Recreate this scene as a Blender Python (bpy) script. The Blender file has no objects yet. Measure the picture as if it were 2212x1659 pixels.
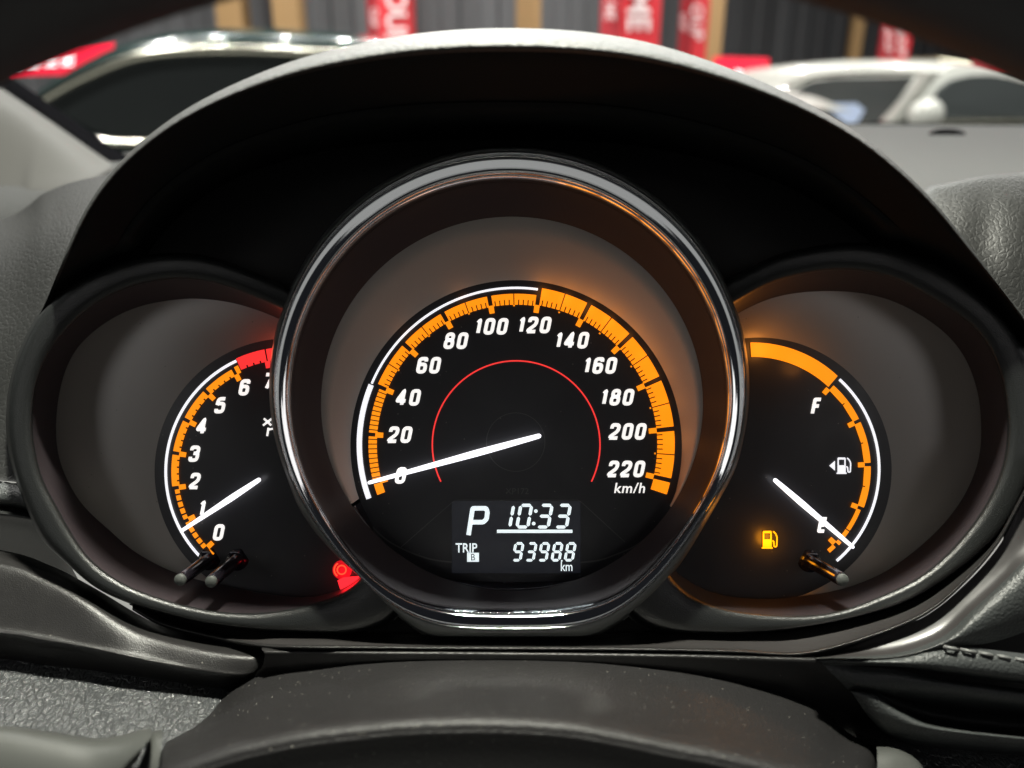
import bpy, math, random
from mathutils import Vector
random.seed(7)
R = math.radians
scene = bpy.context.scene
COL = scene.collection
# ------------------------------------------------------------------ camera, world, lights
F, Z0, PITCH, CAMH = 1640.0, 0.28, R(20), 1.15       # focal length in reference units, distance to the dials (m)
CX, CY = 1106.0, 829.5
CAMP = Vector((0, 0, CAMH))
VIEW = Vector((0, math.cos(PITCH), -math.sin(PITCH)))
UP = Vector((0, math.sin(PITCH), math.cos(PITCH)))
ORG = CAMP + VIEW * Z0                                # centre of the dial plane
cam = bpy.data.cameras.new('camera'); camo = bpy.data.objects.new('camera', cam); COL.objects.link(camo)
camo.location = CAMP; camo.rotation_euler = (math.pi/2 - PITCH, 0, 0)
cam.sensor_width = 36; cam.lens = 36 * F / 2212; cam.clip_start = 0.01; cam.clip_end = 200
cam.dof.use_dof = True; cam.dof.focus_distance = 0.272; cam.dof.aperture_fstop = 6.8
scene.camera = camo
world = bpy.data.worlds.new('World'); scene.world = world; world.use_nodes = True
bg = world.node_tree.nodes['Background']; bg.inputs[0].default_value = (0.8, 0.85, 1.0, 1); bg.inputs[1].default_value = 0.018
scene.view_settings.view_transform = 'Standard'; scene.view_settings.look = 'None'
scene.view_settings.exposure = 0; scene.view_settings.gamma = 1
scene.render.engine = 'CYCLES'
def loc(x, y, z):            # dial-plane coordinates in metres (x right, y up the dial, z towards the viewer)
    return ORG + Vector((x, 0, 0)) + UP * y - VIEW * z
def lamp(name, pos, target, size, power, color=(1, 1, 1), sy=None, spread=None):
    l = bpy.data.lights.new(name, 'AREA'); l.energy = power; l.color = color; l.size = size
    if sy: l.shape = 'RECTANGLE'; l.size_y = sy
    if spread: l.spread = R(spread)
    o = bpy.data.objects.new(name, l); COL.objects.link(o); o.location = pos
    o.rotation_euler = (Vector(target) - Vector(pos)).to_track_quat('-Z', 'Y').to_euler()
    return o
lamp('cabin_dome_lamp', loc(0, .72, .272), loc(0, -.1, .02), .075, 26, (1, .99, .86), .055)
lamp('windscreen_hall_light', Vector((.25, 1.9, 2.5)), ORG, 1.3, 30, (.96, 1, .93), .8)
lamp('side_window_light', Vector((-1.25, .15, 1.45)), ORG, .5, .45, (.95, 1, .95), .35)
lamp('passenger_window_light', Vector((1.5, .2, 1.5)), ORG, .5, .5, (1, .97, 1), .35)
lamp('ring_reflection_fill', loc(0, -.16, 1.6), ORG, .5, .27, (1, 1, .96), .36)  # unseen panel added low behind the viewer, mirrored as the ring's grey crescent
lamp('left_fill_light', loc(-.8, .12, 1.3), ORG, .35, 1.05, (1, .98, .96), .45)  # unseen fill lamp added to brighten the dial surrounds
lamp('right_fill_light', loc(.8, .12, 1.3), ORG, .35, .9, (1, .96, .94), .45)  # matching added fill lamp on the right
for i, (x, y) in enumerate([(-3.2, 2.2), (-1.6, 3.4), (-2.4, 4.6), (0, 4.2), (2.2, 4.4), (3.9, 5.0), (3.0, 7.2), (5.5, 6.6), (-.8, 6.2), (1.4, 7.6), (-2.9, 3.4), (-.6, 3.2), (3.2, 3.6), (-1.1, 4.9), (4.6, 4.2)]):
    lamp('ceiling_spotlight', Vector((x, y, 4.3)), Vector((x * 1.02, y + .7, 0)), .07, 60, (1, .99, .94))

# ------------------------------------------------------------------ materials
def mat(name, base=(.02, .02, .02), rough=.5, metal=0, emit=None, estr=1, spec=.5, coat=0, bump=None, mottle=0, coatr=.05, dust=0):
    m = bpy.data.materials.new(name); m.use_nodes = True
    nt = m.node_tree; b = nt.nodes['Principled BSDF']
    b.inputs['Base Color'].default_value = (*base, 1); b.inputs['Roughness'].default_value = rough
    b.inputs['Metallic'].default_value = metal; b.inputs['Specular IOR Level'].default_value = spec
    b.inputs['Coat Weight'].default_value = coat; b.inputs['Coat Roughness'].default_value = coatr
    if emit: b.inputs['Emission Color'].default_value = (*emit, 1); b.inputs['Emission Strength'].default_value = estr
    tc = nt.nodes.new('ShaderNodeTexCoord')
    if bump == 'grain' or bump == 'coarse':
        n = nt.nodes.new('ShaderNodeTexNoise'); n.inputs['Scale'].default_value = 2600 if bump == 'grain' else 1300; n.inputs['Detail'].default_value = 3
        bp = nt.nodes.new('ShaderNodeBump'); bp.inputs['Strength'].default_value = .6 if bump == 'grain' else 1; bp.inputs['Distance'].default_value = .00022 if bump == 'grain' else .00032
        nt.links.new(tc.outputs['Object'], n.inputs['Vector']); nt.links.new(n.outputs[0], bp.inputs['Height']); nt.links.new(bp.outputs[0], b.inputs['Normal'])
    if bump in ('leather', 'softleather'):
        mp = nt.nodes.new('ShaderNodeMapping'); mp.inputs['Scale'].default_value = (1.7, 1, .85) if bump == 'leather' else (1.15, 1, .9)
        nz = nt.nodes.new('ShaderNodeTexNoise'); nz.inputs['Scale'].default_value = 260; nz.inputs['Detail'].default_value = 2
        mx = nt.nodes.new('ShaderNodeMix'); mx.data_type = 'VECTOR'; mx.inputs[0].default_value = .0022
        sb = nt.nodes.new('ShaderNodeVectorMath'); sb.operation = 'ADD'
        sc = nt.nodes.new('ShaderNodeVectorMath'); sc.operation = 'SCALE'; sc.inputs['Scale'].default_value = .0035
        v = nt.nodes.new('ShaderNodeTexVoronoi'); v.feature = 'DISTANCE_TO_EDGE'; v.inputs['Scale'].default_value = 330 if bump == 'leather' else 380
        rp = nt.nodes.new('ShaderNodeMapRange'); rp.inputs[1].default_value = 0; rp.inputs[2].default_value = .22
        n2 = nt.nodes.new('ShaderNodeTexNoise'); n2.inputs['Scale'].default_value = 2200; n2.inputs['Detail'].default_value = 2
        ad = nt.nodes.new('ShaderNodeMath'); ad.operation = 'MULTIPLY_ADD'; ad.inputs[1].default_value = .8 if bump == 'leather' else .35
        bp = nt.nodes.new('ShaderNodeBump'); bp.inputs['Strength'].default_value = 1 if bump == 'leather' else .45; bp.inputs['Distance'].default_value = .00055 if bump == 'leather' else .00018
        L = nt.links.new
        L(tc.outputs['Object'], mp.inputs[0]); L(mp.outputs[0], nz.inputs['Vector']); L(nz.outputs['Color'], sc.inputs[0])
        L(mp.outputs[0], sb.inputs[0]); L(sc.outputs[0], sb.inputs[1]); L(sb.outputs[0], v.inputs['Vector'])
        L(v.outputs['Distance'], rp.inputs[0]); L(mp.outputs[0], n2.inputs['Vector']); L(n2.outputs[0], ad.inputs[0]); L(rp.outputs[0], ad.inputs[2])
        L(ad.outputs[0], bp.inputs['Height']); L(bp.outputs[0], b.inputs['Normal'])
        nt.nodes.remove(mx)
    if bump in ('wrinkle', 'lipgrain'):
        v = nt.nodes.new('ShaderNodeTexNoise'); v.inputs['Scale'].default_value = 1100 if bump == 'wrinkle' else 620; v.inputs['Detail'].default_value = 4
        bp = nt.nodes.new('ShaderNodeBump'); bp.inputs['Strength'].default_value = .9; bp.inputs['Distance'].default_value = .00045 if bump == 'wrinkle' else .0006
        nt.links.new(tc.outputs['Object'], v.inputs['Vector']); nt.links.new(v.outputs[0], bp.inputs['Height']); nt.links.new(bp.outputs[0], b.inputs['Normal'])
    if dust:
        v = nt.nodes.new('ShaderNodeTexVoronoi'); v.inputs['Scale'].default_value = 900; a_dust = dust
        a = nt.nodes.new('ShaderNodeMath'); a.operation = 'LESS_THAN'; a.inputs[1].default_value = .22
        w = nt.nodes.new('ShaderNodeSeparateColor'); c2 = nt.nodes.new('ShaderNodeMath'); c2.operation = 'GREATER_THAN'; c2.inputs[1].default_value = 1-dust
        mu = nt.nodes.new('ShaderNodeMath'); mu.operation = 'MULTIPLY'; mx = nt.nodes.new('ShaderNodeMix'); mx.data_type = 'RGBA'
        mx.inputs[6].default_value = (*base, 1); mx.inputs[7].default_value = (.13, .125, .11, 1); L = nt.links.new
        L(tc.outputs['Object'], v.inputs['Vector']); L(v.outputs['Distance'], a.inputs[0]); L(v.outputs['Color'], w.inputs[0]); L(w.outputs[0], c2.inputs[0])
        L(a.outputs[0], mu.inputs[0]); L(c2.outputs[0], mu.inputs[1]); L(mu.outputs[0], mx.inputs[0]); L(mx.outputs[2], b.inputs['Base Color'])
    if mottle:                                   # dust and uneven wear
        n = nt.nodes.new('ShaderNodeTexNoise'); n.inputs['Scale'].default_value = 90; n.inputs['Detail'].default_value = 8; n.inputs['Roughness'].default_value = .7
        r = nt.nodes.new('ShaderNodeMapRange'); r.inputs[1].default_value = .35; r.inputs[2].default_value = .7
        r.inputs[3].default_value = max(.03, rough - mottle); r.inputs[4].default_value = min(1, rough + mottle)
        nt.links.new(tc.outputs['Object'], n.inputs['Vector']); nt.links.new(n.outputs[0], r.inputs[0]); nt.links.new(r.outputs[0], b.inputs['Roughness'])
    return m
M = dict(
    hood=mat('hood_black_vinyl', (.006, .0065, .0065), .75, spec=.14, bump='grain'),
    hood_lip=mat('hood_soft_vinyl', (.014, .015, .014), .5, bump='lipgrain'),
    bezel=mat('bezel_black_plastic', (.010, .011, .011), .34, bump='grain'),
    plum=mat('plum_satin_ring', (.03, .029, .034), .45, spec=.08),
    cone=mat('grey_satin_surround', (.46, .42, .385), .6, spec=.2),
    dish=mat('pod_satin_surround', (.25, .232, .21), .32, spec=.7, dust=.01),
    wall=mat('pod_inner_wall', (.028, .022, .025), .4),
    face=mat('dial_black_face', (.026, .026, .030), .34, spec=.4, mottle=.05, dust=.012),
    gloss=mat('gloss_black', (.008, .008, .014), .12, spec=.5),
    chrome=mat('dark_chrome', (.55, .56, .57), .06, 1),
    chrome2=mat('satin_edge', (.20, .21, .205), .3, .8),
    housing=mat('housing_grey_satin', (.15, .157, .15), .42, .2, bump='grain'),
    orange=mat('lit_orange', (.3, .1, .01), .5, emit=(1, .28, .004), estr=1.1),
    orange2=mat('lit_orange_bright', (.3, .1, .01), .5, emit=(1, .26, .003), estr=1.2),
    amber=mat('lit_amber_lamp', (.3, .1, .01), .5, emit=(1.0, .42, .0), estr=1.6),
    red=mat('lit_red', (.3, .02, .02), .5, emit=(1, .035, .035), estr=1.0),
    redlamp=mat('lit_red_lamp', (.3, .01, .01), .5, emit=(1, .02, .03), estr=1.5),
    white=mat('lit_white', (.6, .6, .6), .5, emit=(.95, .95, 1), estr=1.0),
    warm=mat('lit_numeral_white', (.6, .6, .6), .5, emit=(1, .97, .93), estr=.95),
    needle=mat('lit_needle', (.6, .6, .6), .5, emit=(.95, .95, 1), estr=1.5),
    lcd=mat('lcd_lit_segments', (.5, .5, .5), .5, emit=(.86, .97, 1), estr=.95),
    lcdbg=mat('lcd_window', (.022, .022, .026), .25, spec=.5, emit=(.8, .9, 1.25), estr=.007),
    line=mat('faint_moulded_line', (.08, .08, .08), .4),
    knob=mat('knob_gloss_black', (.012, .01, .014), .16, spec=.7),
    knobtip=mat('knob_end_grey', (.06, .065, .06), .5, bump='grain'),
    trim=mat('lower_trim_plastic', (.013, .0125, .0125), .38, bump='grain', mottle=.06, dust=.012),
    trimg=mat('side_trim_satin', (.026, .024, .024), .36, mottle=.05),
    leather=mat('black_leather', (.055, .058, .06), .3, spec=1, bump='leather'),
    sleather=mat('dash_soft_leather', (.011, .0113, .011), .5, spec=.26, bump='softleather'),
    dleather=mat('dark_leather', (.03, .033, .033), .42, bump='wrinkle'),
    dash=mat('dash_top_grey', (.025, .0258, .0248), .65, spec=.3, bump='wrinkle'),
    shroud=mat('column_cover_grey', (.0085, .008, .0083), .5, spec=.42, bump='coarse', mottle=.02, dust=.07),
    stalk=mat('stalk_grey_plastic', (.045, .047, .044), .5, spec=.35),
    black=mat('black_rubber', (.005, .005, .006), .8, spec=.0),
    dark=mat('dark_recess', (.006, .006, .006), .7),
    pillar=mat('pillar_trim_grey', (.048, .047, .043), .7),
    wheel=mat('steering_wheel_leather', (.012, .011, .014), .55),
    greencar=mat('dark_green_paint', (.018, .04, .038), .2, spec=.6, coat=1),
    whitecar=mat('white_paint', (.5, .51, .47), .3, coat=1),
    glass=mat('tinted_car_glass', (.055, .062, .062), .06, spec=.9),
    carchrome=mat('bright_trim_strip', (.72, .71, .60), .22, 1),
    tyre=mat('tyre_rubber', (.02, .02, .02), .8), alloy=mat('wheel_alloy', (.5, .5, .5), .3, 1),
    wallp=mat('dark_corrugated_cladding', (.14, .143, .15), .6), post=mat('timber_post', (.36, .22, .09), .6),
    banner=mat('red_banner_cloth', (.55, .02, .03), .6), bannerd=mat('red_banner_painted_shade', (.38, .02, .03), .6),  # side sheets use a darker red with shade put into the colour
    letter=mat('banner_white_print', (.75, .6, .6), .7),
    sign=mat('lit_red_sign', (.5, .01, .03), .5, emit=(.85, .008, .04), estr=.9),
    signw=mat('lit_white_sign', (.8, .8, .8), .5, emit=(1, .98, 1), estr=1.6),
    floor=mat('hall_floor_grey', (.22, .22, .21), .35), lampglow=mat('lit_cool_lamp', (.8, .8, .8), .5, emit=(1, 1, .9), estr=3),
    counter=mat('beige_counter', (.5, .42, .3), .5))

# ------------------------------------------------------------------ helpers
def P(px, py, z=0):          # z in millimetres above the dial plane, traced outline at its own depth
    d = Z0 - z / 1000
    return loc((px - CX) * d / F, -(py - CY) * d / F, z / 1000)
def W(px, py, Y):            # a far point on the vertical plane at world distance Y
    d = Vector((1, 0, 0)) * ((px - CX) / F) + UP * (-(py - CY) / F) + VIEW
    return CAMP + d * (Y / d.y)
def thing(name, pos, label, cat, group=None):
    o = bpy.data.objects.new(name, None); COL.objects.link(o); o.location = pos; o.empty_display_size = .02
    o['label'] = label; o['category'] = cat
    if group: o['group'] = group
    return o
def rootloc(p):
    v = Vector((0, 0, 0))
    while p: v += p.location; p = p.parent
    return v
def mesh(name, verts, faces, m, parent=None, smooth=False, label=None, kind=None):
    c = sum(verts, Vector((0, 0, 0))) / len(verts)
    me = bpy.data.meshes.new(name); me.from_pydata([v - c for v in verts], [], faces)
    me.materials.append(m); me.validate(); me.update()
    if smooth: me.polygons.foreach_set('use_smooth', [True] * len(me.polygons))
    o = bpy.data.objects.new(name, me); COL.objects.link(o); o.parent = parent
    o.location = c - rootloc(parent)
    if label: o['label'] = label
    if kind: o['kind'] = kind
    return o
def top(o, label, cat, group=None):
    o['label'] = label; o['category'] = cat
    if group: o['group'] = group
    return o
def cr(p0, p1, p2, p3, t):
    return tuple(.5 * (2*b + (c-a)*t + (2*a-5*b+4*c-d)*t*t + (3*b-a-3*c+d)*t**3) for a, b, c, d in zip(p0, p1, p2, p3))
def spline(pts, n, closed=False, smooth=True):
    pts = [tuple(map(float, p)) for p in pts]; L = len(pts); dense = []
    segs = L if closed else L - 1
    for i in range(segs):
        if closed: a, b, c, d = pts[i-1], pts[i], pts[(i+1) % L], pts[(i+2) % L]
        else: a, b, c, d = pts[max(i-1, 0)], pts[i], pts[i+1], pts[min(i+2, L-1)]
        for k in range(16):
            t = k / 16
            dense.append(cr(a, b, c, d, t) if smooth else tuple(x + (y-x)*t for x, y in zip(b, c)))
    dense.append(pts[0] if closed else pts[-1])
    acc = [0]
    for a, b in zip(dense, dense[1:]): acc.append(acc[-1] + math.dist(a[:2], b[:2]) + 1e-9)
    out = []; j = 0; cnt = n if closed else n - 1
    for i in range(n):
        s = acc[-1] * i / cnt
        while j < len(acc) - 2 and acc[j+1] < s: j += 1
        t = (s - acc[j]) / (acc[j+1] - acc[j]); t = min(max(t, 0), 1)
        out.append(tuple(x + (y-x)*t for x, y in zip(dense[j], dense[j+1])))
    return out
def grid(name, rows, m, parent=None, closed=False, label=None, smooth=True, kind=None):
    n = len(rows[0]); verts = [v for r in rows for v in r]; faces = []
    for i in range(len(rows)-1):
        for j in range(n if closed else n-1):
            k = (j+1) % n
            faces.append((i*n+j, i*n+k, (i+1)*n+k, (i+1)*n+j))
    return mesh(name, verts, faces, m, parent, smooth, label, kind)
def loft(name, rows, m, parent=None, n=90, sub=5, closed=False, label=None, smooth=True, f=None):
    """rows: traced lines (px, py, z mm); spline along and across."""
    f = f or P
    rs = [spline(r, n, closed) for r in rows]; out = []
    for i in range(len(rs)-1):
        a, b, c, d = rs[max(i-1, 0)], rs[i], rs[i+1], rs[min(i+2, len(rs)-1)]
        for k in range(sub):
            t = k / sub
            out.append([f(*(cr(w, x, y, z, t) if smooth else tuple(p+(q-p)*t for p, q in zip(x, y)))) for w, x, y, z in zip(a, b, c, d)])
    out.append([f(*p) for p in rs[-1]])
    return grid(name, out, m, parent, closed, label)
def prism(name, poly, z0, z1, m, parent=None, f=None, bevel=0, label=None):
    """flat polygon (px, py) extruded from depth z0 to z1 (mm)"""
    f = f or P; n = len(poly)
    v = [f(x, y, z0) for x, y in poly] + [f(x, y, z1) for x, y in poly]
    fc = [tuple(range(n, 2*n))] + [(i, (i+1) % n, n+(i+1) % n, n+i) for i in range(n)]
    return mesh(name, v, fc, m, parent, label=label)
def multiprism(name, polys, z0, z1, m, parent=None, f=None, label=None):
    f = f or P; v = []; fc = []
    for poly in polys:
        o = len(v); n = len(poly)
        v += [f(x, y, z0) for x, y in poly] + [f(x, y, z1) for x, y in poly]
        fc += [tuple(range(o+n, o+2*n))] + [(o+i, o+(i+1) % n, o+n+(i+1) % n, o+n+i) for i in range(n)]
    return mesh(name, v, fc, m, parent, label=label)
def tube(name, pts, rad, m, parent=None, seg=12, closed=False, label=None, caps=True):
    """round bar through world points"""
    rows = []; n = len(pts); prev = None
    for i, p in enumerate(pts):
        a = pts[i-1] if (i or closed) else p; b = pts[(i+1) % n] if (i < n-1 or closed) else p
        t = (b - a).normalized()
        u = t.cross(prev if prev is not None else (Vector((0, 0, 1)) if abs(t.z) < .9 else Vector((1, 0, 0)))).normalized()
        w = u.cross(t).normalized(); prev = w
        r = rad[i] if isinstance(rad, (list, tuple)) else rad
        rows.append([p + (u*math.cos(q*2*math.pi/seg) + w*math.sin(q*2*math.pi/seg)) * r for q in range(seg)])
    verts = [v for r in rows for v in r]; faces = []
    for i in range(n if closed else n-1):
        for j in range(seg):
            k = (j+1) % seg; i2 = (i+1) % n
            faces.append((i*seg+j, i*seg+k, i2*seg+k, i2*seg+j))
    if not closed and caps: faces += [tuple(range(seg)), tuple(range((n-1)*seg, n*seg))]
    return mesh(name, verts, faces, m, parent, True, label)
def rloop(pts, c, n, smooth=True):
    """closed traced outline -> n points at equal angles round c"""
    d = spline(pts, 720, True) if smooth else spline(pts, 720, True, False)
    an = sorted((math.atan2(x[0]-c[0], -(x[1]-c[1])) % (2*math.pi), math.hypot(x[0]-c[0], x[1]-c[1])) for x in d)
    an = [(an[-1][0]-2*math.pi, an[-1][1])] + an + [(an[0][0]+2*math.pi, an[0][1])]
    out = []; j = 0
    for i in range(n):
        a = 2*math.pi*i/n
        while an[j+1][0] < a: j += 1
        t = (a-an[j][0]) / max(1e-9, an[j+1][0]-an[j][0]); r = an[j][1] + (an[j+1][1]-an[j][1])*t
        out.append((c[0]+r*math.sin(a), c[1]-r*math.cos(a)))
    return out
def ell(cx, cy, rx, ry, n, a0=0, a1=360):
    return [(cx+rx*math.sin(R(a0+(a1-a0)*i/n)), cy-ry*math.cos(R(a0+(a1-a0)*i/n))) for i in range(n)]
def lerp(A, B, t): return [(a[0]+(b[0]-a[0])*t, a[1]+(b[1]-a[1])*t) for a, b in zip(A, B)]
def arcpoly(c, r0, r1, a0, a1, n=None, rf=None):
    n = n or max(2, int(abs(a1-a0)/1.5)+1)
    A = [a0+(a1-a0)*i/n for i in range(n+1)]
    g = rf or (lambda a: 0)
    return [(c[0]+(r1+g(a))*math.sin(R(a)), c[1]-(r1+g(a))*math.cos(R(a))) for a in A] + \
           [(c[0]+(r0+g(a))*math.sin(R(a)), c[1]-(r0+g(a))*math.cos(R(a))) for a in reversed(A)]
def toothed(c, r0, r1, a0, a1, notches, depth, w=.35, rf=None):
    """arc band whose inner edge is notched at the given angles"""
    g = rf or (lambda a: 0)
    pt = lambda r, a: (c[0]+(r+g(a))*math.sin(R(a)), c[1]-(r+g(a))*math.cos(R(a)))
    n = max(2, int(abs(a1-a0)/1.5)+1)
    out = [pt(r1, a0+(a1-a0)*i/n) for i in range(n+1)]
    q = a1
    for k in sorted(notches, reverse=True):
        out += [pt(r0, k+w), pt(r0+depth, k+w), pt(r0+depth, k-w), pt(r0, k-w)]
    out = out[:n+1] + [pt(r0, a1)] + out[n+1:] + [pt(r0, a0)]
    return out
def fillet(pts, r, closed, k=4):
    out = []; n = len(pts)
    for i in range(n):
        p = pts[i]
        if not closed and i in (0, n-1): out.append(p); continue
        a, b = pts[i-1], pts[(i+1) % n]
        la, lb = math.dist(a, p), math.dist(b, p); q = min(r, la*.48, lb*.48)
        s = (p[0]+(a[0]-p[0])*q/la, p[1]+(a[1]-p[1])*q/la); e = (p[0]+(b[0]-p[0])*q/lb, p[1]+(b[1]-p[1])*q/lb)
        for j in range(k+1):
            t = j/k; out.append(tuple((1-t)**2*u+2*t*(1-t)*v+t*t*w for u, v, w in zip(s, p, e)))
    return out
def ribbon(pts, w, closed=False):
    """outline quads of a stroke in glyph space"""
    n = len(pts); L = []; Rr = []
    for i in range(n):
        a = pts[i-1] if (i or closed) else pts[i]; b = pts[(i+1) % n] if (i < n-1 or closed) else pts[i]; p = pts[i]
        d1 = (p[0]-a[0], p[1]-a[1]); d2 = (b[0]-p[0], b[1]-p[1])
        l1 = math.hypot(*d1) or 1; l2 = math.hypot(*d2) or 1
        if a == p: d1, l1 = d2, l2
        if b == p: d2, l2 = d1, l1
        n1 = (-d1[1]/l1, d1[0]/l1); n2 = (-d2[1]/l2, d2[0]/l2)
        m = (n1[0]+n2[0], n1[1]+n2[1]); lm = math.hypot(*m) or 1; m = (m[0]/lm, m[1]/lm)
        s = min(1.8, 1/max(.3, m[0]*n1[0]+m[1]*n1[1])) * w/2
        L.append((p[0]+m[0]*s, p[1]+m[1]*s)); Rr.append((p[0]-m[0]*s, p[1]-m[1]*s))
    return [[L[i], L[(i+1) % n], Rr[(i+1) % n], Rr[i]] for i in range(n if closed else n-1)]
GLY = {
    '0': ([([(0, 0), (0, 1), (1, 1), (1, 0)], 1)], .62), '1': ([([(.0, .78), (.55, 1.0), (.55, 0)], 0)], .42),
    '2': ([([(0, .72), (0, 1), (1, 1), (1, .55), (0, .12), (0, 0)], 0), ([(-.1, 0), (1.08, 0)], 0)], .62),
    '3': ([([(0, .76), (0, 1), (1, 1), (1, .53), (.35, .53)], 0), ([(.5, .53), (1, .53), (1, 0), (0, 0), (0, .26)], 0)], .62),
    '4': ([([(.68, -.06), (.68, 1), (0, .33), (0, .24), (1.12, .24)], 0)], .64),
    '5': ([([(1.05, 1), (.08, 1), (.02, .52)], 0), ([(.02, .56), (.2, .63), (1, .63), (1, 0), (0, 0), (0, .22)], 0)], .62),
    '6': ([([(.98, .78), (.98, 1), (0, 1), (0, 0), (1, 0), (1, .57), (.05, .57)], 0)], .62),
    '7': ([([(-.08, 1), (1, 1), (.4, -.06)], 0)], .6),
    '8': ([([(.06, .54), (.06, 1), (.94, 1), (.94, .54)], 1), ([(0, .54), (0, 0), (1, 0), (1, .54)], 1)], .62),
    'F': ([([(0, -.07), (0, 1), (1, 1)], 0), ([(0, .5), (.88, .5)], 0)], .56), 'E': ([([(1, 1), (0, 1), (0, 0), (1, 0)], 0), ([(0, .5), (.85, .5)], 0)], .56),
    'x': ([([(0, .55), (.9, 0)], 0), ([(.9, .55), (0, 0)], 0)], .5), 'r': ([([(0, 0), (0, .58), (.7, .58)], 0)], .4),
}
def glyphs(name, s, cx, cy, h, m, parent, slant=.2, t=.215, adv=.78, z=.7, kind='numeral'):
    """a number built of stroked figures: s centred at (cx, cy), height h in reference units"""
    polys = []; x = 0; ws = [GLY[c][1] for c in s]; tot = sum(w*adv/.62 + 0 for w in ws) - (adv-.62)
    x = -tot/2
    for c, w in zip(s, ws):
        for pts, cl in GLY[c][0]:
            q = [(x + t/2 + a*(w-t), -.5 + t/2 + b*(1-t)) for a, b in pts]
            q = fillet(q, .17 if c in '0123568' else .04, cl)
            for quad in ribbon(q, t, cl):
                polys.append([(cx + (a + slant*b)*h, cy - b*h) for a, b in quad])
        x += w*adv/.62
    return multiprism(kind, polys, .25, z, m, parent)
def text(name, s, cx, cy, h, m, parent, f=None, bold=.0, shear=0, z=.2, sx=1, rot=0, depth=0, spacing=1):
    cu = bpy.data.curves.new(name, 'FONT'); cu.body = s; cu.size = 1; cu.align_x = 'CENTER'; cu.offset = bold; cu.shear = shear; cu.resolution_u = 3; cu.space_character = spacing
    tmp = bpy.data.objects.new(name, cu); COL.objects.link(tmp)
    dg = bpy.context.evaluated_depsgraph_get(); dg.update()
    me = bpy.data.meshes.new_from_object(tmp.evaluated_get(dg))
    bpy.data.objects.remove(tmp)
    ys = [v.co.y for v in me.vertices]; xs = [v.co.x for v in me.vertices]; y0, y1 = min(ys), max(ys); x0, x1 = min(xs), max(xs)
    k = h/(y1-y0); f = f or P; out = []
    for v in me.vertices:
        a = (v.co.x-(x0+x1)/2)*k*sx; b = (v.co.y-(y0+y1)/2)*k
        if rot: a, b = b, -a
        out.append(f(cx+a, cy-b, z))
    return mesh(name, out, [tuple(p.vertices) for p in me.polygons], m, parent)
def box(name, a, b, m, parent=None, label=None):
    (x0, y0, z0), (x1, y1, z1) = a, b
    v = [Vector((x, y, z)) for z in (z0, z1) for y in (y0, y1) for x in (x0, x1)]
    return mesh(name, v, [(0, 1, 3, 2), (4, 6, 7, 5), (0, 4, 5, 1), (2, 3, 7, 6), (0, 2, 6, 4), (1, 5, 7, 3)], m, parent, label=label)

# ------------------------------------------------------------------ instrument hood
hood = thing('instrument_hood', P(1106, 1350, 10), 'black arched visor with a pale soft-edged lip over the three dials', 'instrument hood')
lip = [(60, 730), (92, 680), (118, 610), (133, 567), (164, 478), (195, 424), (232, 371), (273, 330), (308, 301), (342, 270), (400, 232), (478, 191), (547, 164), (632, 126), (702, 111), (804, 86), (907, 70), (1010, 61), (1112, 60), (1215, 63), (1317, 73), (1420, 94), (1541, 133), (1627, 167), (1709, 202), (1777, 239), (1842, 273), (1883, 304), (1934, 352), (1993, 403), (2037, 455), (2088, 516), (2119, 567), (2142, 602), (2176, 639), (2214, 684), (2260, 740)]
def zlip(y): return 28 + 49 * max(0, (700-y)/640)**.75
outerL = [(393, 550), (325, 554), (256, 567), (188, 598), (137, 632), (92, 673), (68, 711), (41, 772), (24, 830), (17, 899), (20, 960), (34, 1025), (51, 1073), (79, 1140), (103, 1177), (144, 1208), (161, 1229), (212, 1270), (290, 1305), (342, 1320), (427, 1342), (513, 1354), (564, 1360), (680, 1364), (780, 1366), (860, 1330), (890, 1240), (900, 1100), (880, 900), (820, 760), (700, 662), (608, 618), (530, 584), (461, 560)]
outerR = [(1832, 528), (1781, 533), (1729, 543), (1661, 560), (1613, 590), (1558, 612), (1480, 660), (1400, 760), (1340, 900), (1320, 1100), (1330, 1250), (1370, 1345), (1456, 1362), (1540, 1366), (1627, 1365), (1729, 1355), (1866, 1328), (1969, 1294), (2071, 1229), (2140, 1171), (2185, 1112), (2222, 1030), (2240, 940), (2238, 850), (2212, 752), (2181, 707), (2140, 660), (2088, 612), (2037, 578), (1969, 547), (1900, 531)]
PO = []
for _o, _c in ((outerL, (450, 960)), (outerR, (1800, 950))):
    _r = rloop(_o, _c, 360); PO.append((_c, [math.dist(p, _c) for p in _r]))
def podcap(x, y, z, m=-6):         # the visor dips behind the pod rims
    for c, r in PO:
        d = math.dist((x, y), c) - r[int(math.degrees(math.atan2(x-c[0], -(y-c[1]))) % 360)]
        z = min(z, max(m, 12 + d*(.55 if d > 0 else .3)))
    return z
def inset(pts, d, dz, c=(1106, 900), zf=None, e=1.0, dy=0):
    out = []
    for x, y in pts:
        w = max(0, min(1, (700-y)/640)); k = min(d, 50)*(.16+.84*w**4) + max(0, d-50)*(.72+.28*w)
        ux, uy = c[0]-x, c[1]-y; l = math.hypot(ux, uy)
        X_, Y_ = x+ux/l*k, y+uy/l*k+dy; out.append((X_, Y_, podcap(X_, Y_, (zf or zlip)(y)+dz*(.3+.7*w))))
    return out
_l = spline(lip, 80)
for _ in range(10): _l = [_l[0]] + [((a[0]+2*b[0]+c[0])/4, (a[1]+2*b[1]+c[1])/4) for a, b, c in zip(_l, _l[1:], _l[2:])] + [_l[-1]]
lip = _l
NL = 160
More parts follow.
